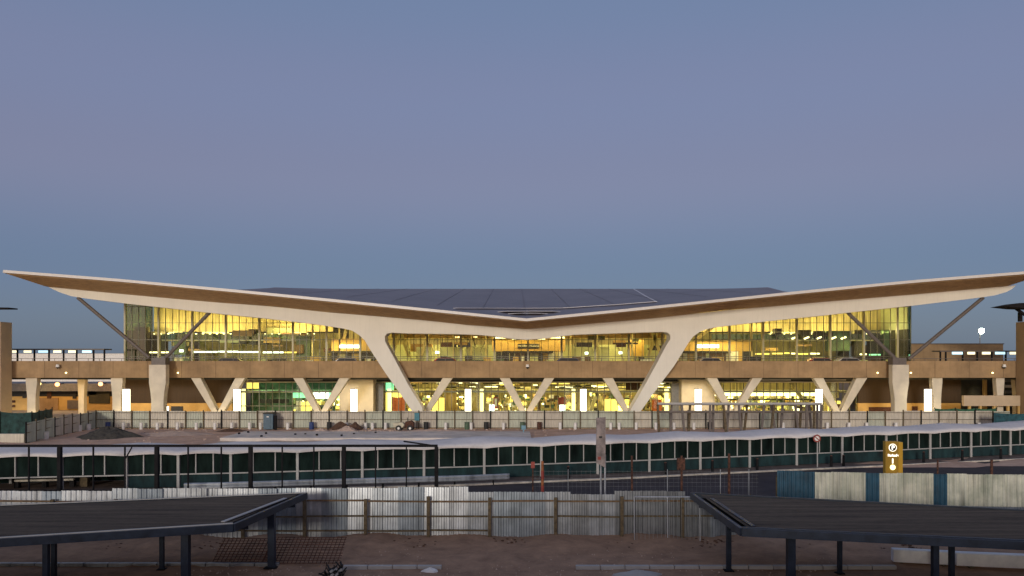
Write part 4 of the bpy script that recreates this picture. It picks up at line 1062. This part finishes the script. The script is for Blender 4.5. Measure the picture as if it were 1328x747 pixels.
# parking totem
y0 = 48.0; xa, xb = X(1148.5, y0), X(1171, y0); xm = (xa+xb)/2
e = empty('parking_sign', (xm, y0, 0), 'mustard yellow lit parking totem with a round P', 'parking sign')
zt_, zbm = Z(572.5, y0), 0.0
MB().box(xa, X(1165, y0), y0, y0+.35, .2, zt_).build('cabinet', E_mustard, e, bevel=.02)
MB().box(X(1165.3, y0), xb, y0+.02, y0+.37, .2, zt_-.05).build('side_panel', emis('lit_amber', (.42, .23, .015), .18), e)
MB().box(xa-.12, xb+.06, y0-.05, y0+.5, 0, .2).build('base', M_dark, e)
cx = X(1157.6, y0); cz = Z(580.5, y0); E_face = emis('sign_letter_glow', (1, .93, .75), 1.6)
ring = MB().tube((cx, y0-.003, cz), (cx, y0-.03, cz), .235, .235, 28).build('disc', E_face, e)
MB().tube((cx, y0-.031, cz), (cx, y0-.045, cz), .195, .195, 28).build('disc', M_blackp, e)
def text(s, size, x, y, z, m_, par, name='lettering', bold=.004):
    c = bpy.data.curves.new(name, 'FONT'); c.body = s; c.size = size; c.align_x = 'CENTER'; c.align_y = 'CENTER'; c.extrude = .006; c.offset = bold
    o = bpy.data.objects.new(name, c); col.objects.link(o); o.parent = par; o.location = Vector((x, y, z)) - wloc(par); o.rotation_euler = (R(90), 0, 0); c.materials.append(m_); return tomesh(o)
text('P', .34, cx, y0-.055, cz, E_face, e, bold=.018)
text('Parkade', .20, X(1158.2, y0), y0-.012, Z(590.6, y0), E_face, e, bold=.008)
MB().box(cx-.035, cx+.035, y0-.03, y0-.003, Z(601, y0), Z(594.6, y0)).build('arrow_stem', E_face, e)
MB().tube((cx, y0-.003, Z(606, y0)), (cx, y0-.035, Z(606, y0)), .16, .16, 20).build('arrow_head', emis('lit_disc', (1, .95, .45), 2.0), e)
area('sign_glow', (xm, y0-.6, 1.2), .5, .5, 1.5, (1, .75, .3), (R(90), 0, 0), e)

# ------------------------------------------------------------------ foreground shelters
def shelter_fg(c, lab, posts, ext, seamdir):
    # c: four corners (x, y) front-inner, back-inner, back-outer, front-outer, roof z 2.35-2.5
    zf, zt = 2.22, 2.50
    e = empty('parking_shelter', (c[0][0], c[0][1], 0), lab, 'parking shelter')
    P = [Vector((p[0], p[1], 0)) for p in c]
    cen = sum(P, Vector()) / 4
    rows = []
    n = 40
    m = MB()     # ribbed sheet roof: ribs run along the length
    fi, bi, bo, fo_ = P
    pr = []
    for i in range(n):
        for f, o in ((0, 0), (.6, 0), (.7, .035), (.9, .035)): pr.append(((i + f) / n, o))
    pr.append((1, 0))
    a_ = []; b_ = []
    for s, o in pr:
        s2 = .03 + s*.94
        q1 = fi.lerp(bi, s2); q2 = fo_.lerp(bo, s2); z = zt - .07 + o - .0*s
        q1 = q1.lerp(q2, .012)
        a_.append((q1.x, q1.y, z)); b_.append((q2.x, q2.y, z))
    m.grid([a_, b_]).build('roof', M_shroof, e)
    fz = MB()
    def edge(p, q, w=.14):
        fz.bar((p.x, p.y, (zf+zt)/2 ), (q.x, q.y, (zf+zt)/2), w, zt - zf)
    edge(fi, fo_); edge(fi, bi); edge(bi, bo); edge(bo, fo_)
    fa = fz.build('fascia', M_navy, e)
    fl_ = MB()    # pale flashing just inside the edge
    for p, q in ((fi, fo_), (fi, bi), (bi, bo)):
        d = (cen - (p+q)/2); d = Vector((-(q-p).y, (q-p).x, 0)).normalized() * (1 if (cen-(p+q)/2).dot(Vector((-(q-p).y, (q-p).x, 0))) > 0 else -1)
        if p is fi and q is fo_: w = .10
        else: w = .10
        fl_.bar((p.x + d.x*.12, p.y + d.y*.12, zt+.012), (q.x + d.x*.12, q.y + d.y*.12, zt+.012), w, .03) if not (p is fi and q is bi) else fl_.bar((p.x + d.x*.5, p.y + d.y*.5 + .3, zt+.012), (q.x + d.x*.5, q.y + d.y*.5 - 1.6, zt+.012), .16, .03)
    fl_.build('flashing', M_frame if ext else M_navy, fa)
    # underside, purlins
    MB().grid([[(fi.x, fi.y, zf+.06), (fo_.x, fo_.y, zf+.06)], [(bi.x, bi.y, zf+.06), (bo.x, bo.y, zf+.06)]]).build('underside', M_dark, e)
    pu = MB()
    for s in (.18, .5, .82):
        q1 = fi.lerp(bi, s); q2 = fo_.lerp(bo, s); pu.bar((q1.x, q1.y, zf-.05), (q2.x, q2.y, zf-.05), .12, .2)
    pu.build('purlin', M_navy, e)
    for px, yy, w in posts:
        x = X(px, yy); MB().box(x-w/2, x+w/2, yy-w/2, yy+w/2, 0, zf+.02).build('post', M_navy, e)
        MB().box(x-w, x+w, yy-w, yy+w, 0, .04).build('base_plate', M_dark, e)
fiL = (X(302, 29.0), 29.0); biL = (X(397, 35.9), 35.9)
uL = Vector((-1, -.315, 0))
shelter_fg([fiL, biL, (biL[0]-26, biL[1]-26*.262), (fiL[0]-26, fiL[1]-26*.335)], 'dark flat-roofed parking shelter at the left with a pale edge strip',
           [(352.5, 32.5, .27), (241, 29.3, .27), (210, 32.2, .16), (70, 31.0, .16), (60, 27.7, .18)], True, uL)
fiR = (X(962, 28.3), 28.3); biR = (X(897, 35.9), 35.9)
shelter_fg([fiR, biR, (biR[0]+28, biR[1]-28*.335), (fiR[0]+28, fiR[1]-28*.235)], 'dark flat-roofed parking shelter at the right with navy edges',
           [(945, 32.0, .18), (1025.5, 28.5, .27), (1089, 31.6, .16), (1212.5, 27.6, .20), (1234, 30.2, .17)], False, uL)
# kerbs in the foreground
for a, b, yy, lab in ((-50, 352, 32.6, 'grey kerb stones under the left shelter'), (445, 552, 32.2, 'grey kerb stones in the centre foreground'), (747, 1150, 32.2, 'grey kerb stones beside the right shelter')):
    m = MB(); x = X(a, yy)
    while x < X(b, yy): m.box(x, x + .97, yy, yy + .2, -.02, .15); x += 1.0
    o = m.build('kerb', M_frame if a > 400 else M_galv[3], bevel=.015); tag(o, kind='structure')
heap('cement_spill', X(558, 31.9), 31.9, .35, .2, .14, M_white, 'small whitish cement lump at the end of the centre kerb', 11)
o = heap('cement_bag', X(828, 31.3), 31.3, .95, .35, .20, M_frame, 'pale half-buried bag by the right kerb', 12)
o['category'] = 'bag'
# rebar mesh
e = empty('rebar_mesh', (X(370, 33.5), 34, 0), 'rusty reinforcing mesh sheets lying beside the left shelter', 'rebar mesh')
for (xa, xb, dz) in ((X(288, 34), X(355, 34), .1), (X(352, 34), X(449, 34), .16)):
    m = MB(); k = 0; r2 = random.Random(6)
    y0_, y1_ = 32.75, 34.1
    x = xa
    while x < xb: m.bar((x, y0_, dz-.06), (x + .10, y1_, dz + .72), .026); x += .17
    for i in range(11):
        y = y0_ + (y1_-y0_)*i/10; zz = dz - .05 + .78*i/10; m.bar((xa, y, zz), (xb, y, zz + r2.uniform(-.02, .02)), .026)
    m.build('mesh_sheet', M_rust, e)
# pile of scrap
e = empty('scrap_pile', (X(432, 31.2), 31.2, 0), 'small tangle of dark scrap at the front of the mesh', 'scrap pile')
m = MB(); r = random.Random(4)
for i in range(34):
    a = Vector((X(432, 31.2) + r.uniform(-.42, .42), 31.2 + r.uniform(-.3, .3), r.uniform(0, .2))); b = a + Vector((r.uniform(-.3, .3), r.uniform(-.3, .3), r.uniform(.0, .4))); m.bar(a, b, r.uniform(.02, .07))
m.build('scrap', M_blackp, e); m = MB()
for i in range(9):
    a = Vector((X(432, 31.2) + r.uniform(-.4, .4), 31.1 + r.uniform(-.3, .3), r.uniform(.05, .3))); m.bar(a, a + Vector((.1, .02, .08)), .08)
m.build('shard', M_frame, e)
# white box beams lying at the right
for (a, b, ya, yb, lab) in ((1157, 1232, 33.2, 32.7, 'shorter white box beam lying under the right shelter'), (1238, 1420, 32.6, 31.7, 'longer white box beam lying at the right frame edge')):
    z1 = .5
    e = empty('steel_beam', (X(a, ya), ya, 0), lab, 'beam', 'white box beams under the right shelter')
    p, q = Vector((X(a, ya), ya, .36)), Vector((X(b, yb), yb, .36)); d = (q-p).normalized()
    MB().bar(p, q, .42, .52).build('beam', M_whiteb, e, bevel=.02)
    for t in (.1, .85): s = p.lerp(q, t); MB().box(s.x-.08, s.x+.08, s.y-.3, s.y+.3, 0, .09).build('bearer', M_wood, e)

# ------------------------------------------------------------------ parking garage behind the camera: its shade falls on the foreground
e = empty('parking_garage', (0, -8, 0), 'concrete parking garage from whose upper deck the view is taken', 'parking garage')
MB().box(-70, 70, -30, -3.2, 0, 7.0).build('storey', M_pave, e)


# ------------------------------------------------------------------ sky, sun, camera
w = bpy.data.worlds.new('World'); scene.world = w; w.use_nodes = True
nt = w.node_tree; nd = nt.nodes; lk = nt.links; bg = nd['Background']
SUN_EL, SUN_AZ = 8.5, 12.0
sky = nd.new('ShaderNodeTexSky'); sky.sky_type = 'NISHITA'; sky.sun_disc = False
sky.sun_elevation = R(SUN_EL); sky.sun_rotation = R(180 + SUN_AZ); sky.altitude = 0; sky.dust_density = 1.5; sky.ozone_density = 2.5
tc = nd.new('ShaderNodeTexCoord'); sp = nd.new('ShaderNodeSeparateXYZ'); lk.new(tc.outputs['Generated'], sp.inputs[0])
cr = nd.new('ShaderNodeValToRGB'); cr.color_ramp.interpolation = 'EASE'
lk.new(sp.outputs['Z'], cr.inputs['Fac'])
el = cr.color_ramp.elements
stops = [(0.0, (.150, .205, .300)), (.10, (.142, .190, .335)), (.22, (.235, .235, .368)), (.31, (.228, .248, .40)), (.42, (.195, .248, .405)), (1.0, (.17, .20, .31))]
el[0].position = stops[0][0]; el[0].color = (*stops[0][1], 1); el[1].position = stops[-1][0]; el[1].color = (*stops[-1][1], 1)
for p_, c_ in stops[1:-1]: x_ = el.new(p_); x_.color = (*c_, 1)
mxs = nd.new('ShaderNodeMix'); mxs.data_type = 'RGBA'; mxs.inputs['Factor'].default_value = .25
sc = nd.new('ShaderNodeVectorMath'); sc.operation = 'SCALE'; sc.inputs['Scale'].default_value = 10.0
lk.new(cr.outputs['Color'], sc.inputs[0])
# afterglow of the set sun behind the viewer
def mth(op, a, b_=None, clamp=False):
    n_ = nd.new('ShaderNodeMath'); n_.operation = op; n_.use_clamp = clamp
    for i_, v_ in enumerate((a, b_)):
        if v_ is None: continue
        if isinstance(v_, (int, float)): n_.inputs[i_].default_value = v_
        else: lk.new(v_, n_.inputs[i_])
    return n_.outputs[0]
west = mth('POWER', mth('MULTIPLY', sp.outputs['Y'], -1.0, True), 2.5)
low_ = mth('POWER', mth('SUBTRACT', 1.0, mth('ABSOLUTE', sp.outputs['Z']), True), 3.0)
gl_ = nd.new('ShaderNodeVectorMath'); gl_.operation = 'SCALE'; gl_.inputs[0].default_value = (21.0, 13.6, 8.4)
lk.new(mth('MULTIPLY', west, low_), gl_.inputs['Scale'])
ad_ = nd.new('ShaderNodeVectorMath'); ad_.operation = 'ADD'; lk.new(sc.outputs['Vector'], ad_.inputs[0]); lk.new(gl_.outputs['Vector'], ad_.inputs[1])
lk.new(ad_.outputs['Vector'], mxs.inputs['A']); lk.new(sky.outputs['Color'], mxs.inputs['B'])
lk.new(mxs.outputs['Result'], bg.inputs['Color']); bg.inputs['Strength'].default_value = .10
sl = bpy.data.lights.new('Sun', 'SUN'); sl.energy = 1.25; sl.angle = R(7); sl.color = (1, .93, .82)
so_ = bpy.data.objects.new('Sun', sl); col.objects.link(so_)
# light travels towards +Y, slightly downwards
dirv = Vector((math.sin(R(SUN_AZ)), math.cos(R(SUN_AZ)), -math.tan(R(SUN_EL)))).normalized()
so_.rotation_euler = dirv.to_track_quat('-Z', 'Y').to_euler(); so_.location = (0, -40, 60)

cam = bpy.data.cameras.new('Camera'); co = bpy.data.objects.new('Camera', cam); col.objects.link(co)
co.location = (0, 0, CH); co.rotation_euler = (R(90), 0, 0)
cam.sensor_width = 36; cam.lens = 36 * F / 1328; cam.shift_y = (HY - 373.5) / 1328; cam.clip_end = 10000; cam.clip_start = .2
scene.camera = co
vs = scene.view_settings; vs.view_transform = 'Standard'; vs.look = 'None'; vs.gamma = 1; vs.exposure = 0; vs.use_curve_mapping = False
scene.cycles.use_denoising = True
scene.cycles.max_bounces = 6; scene.cycles.transparent_max_bounces = 12; scene.cycles.sample_clamp_indirect = 4
for o in bpy.data.objects:
    if 'wl' in o: del o['wl']
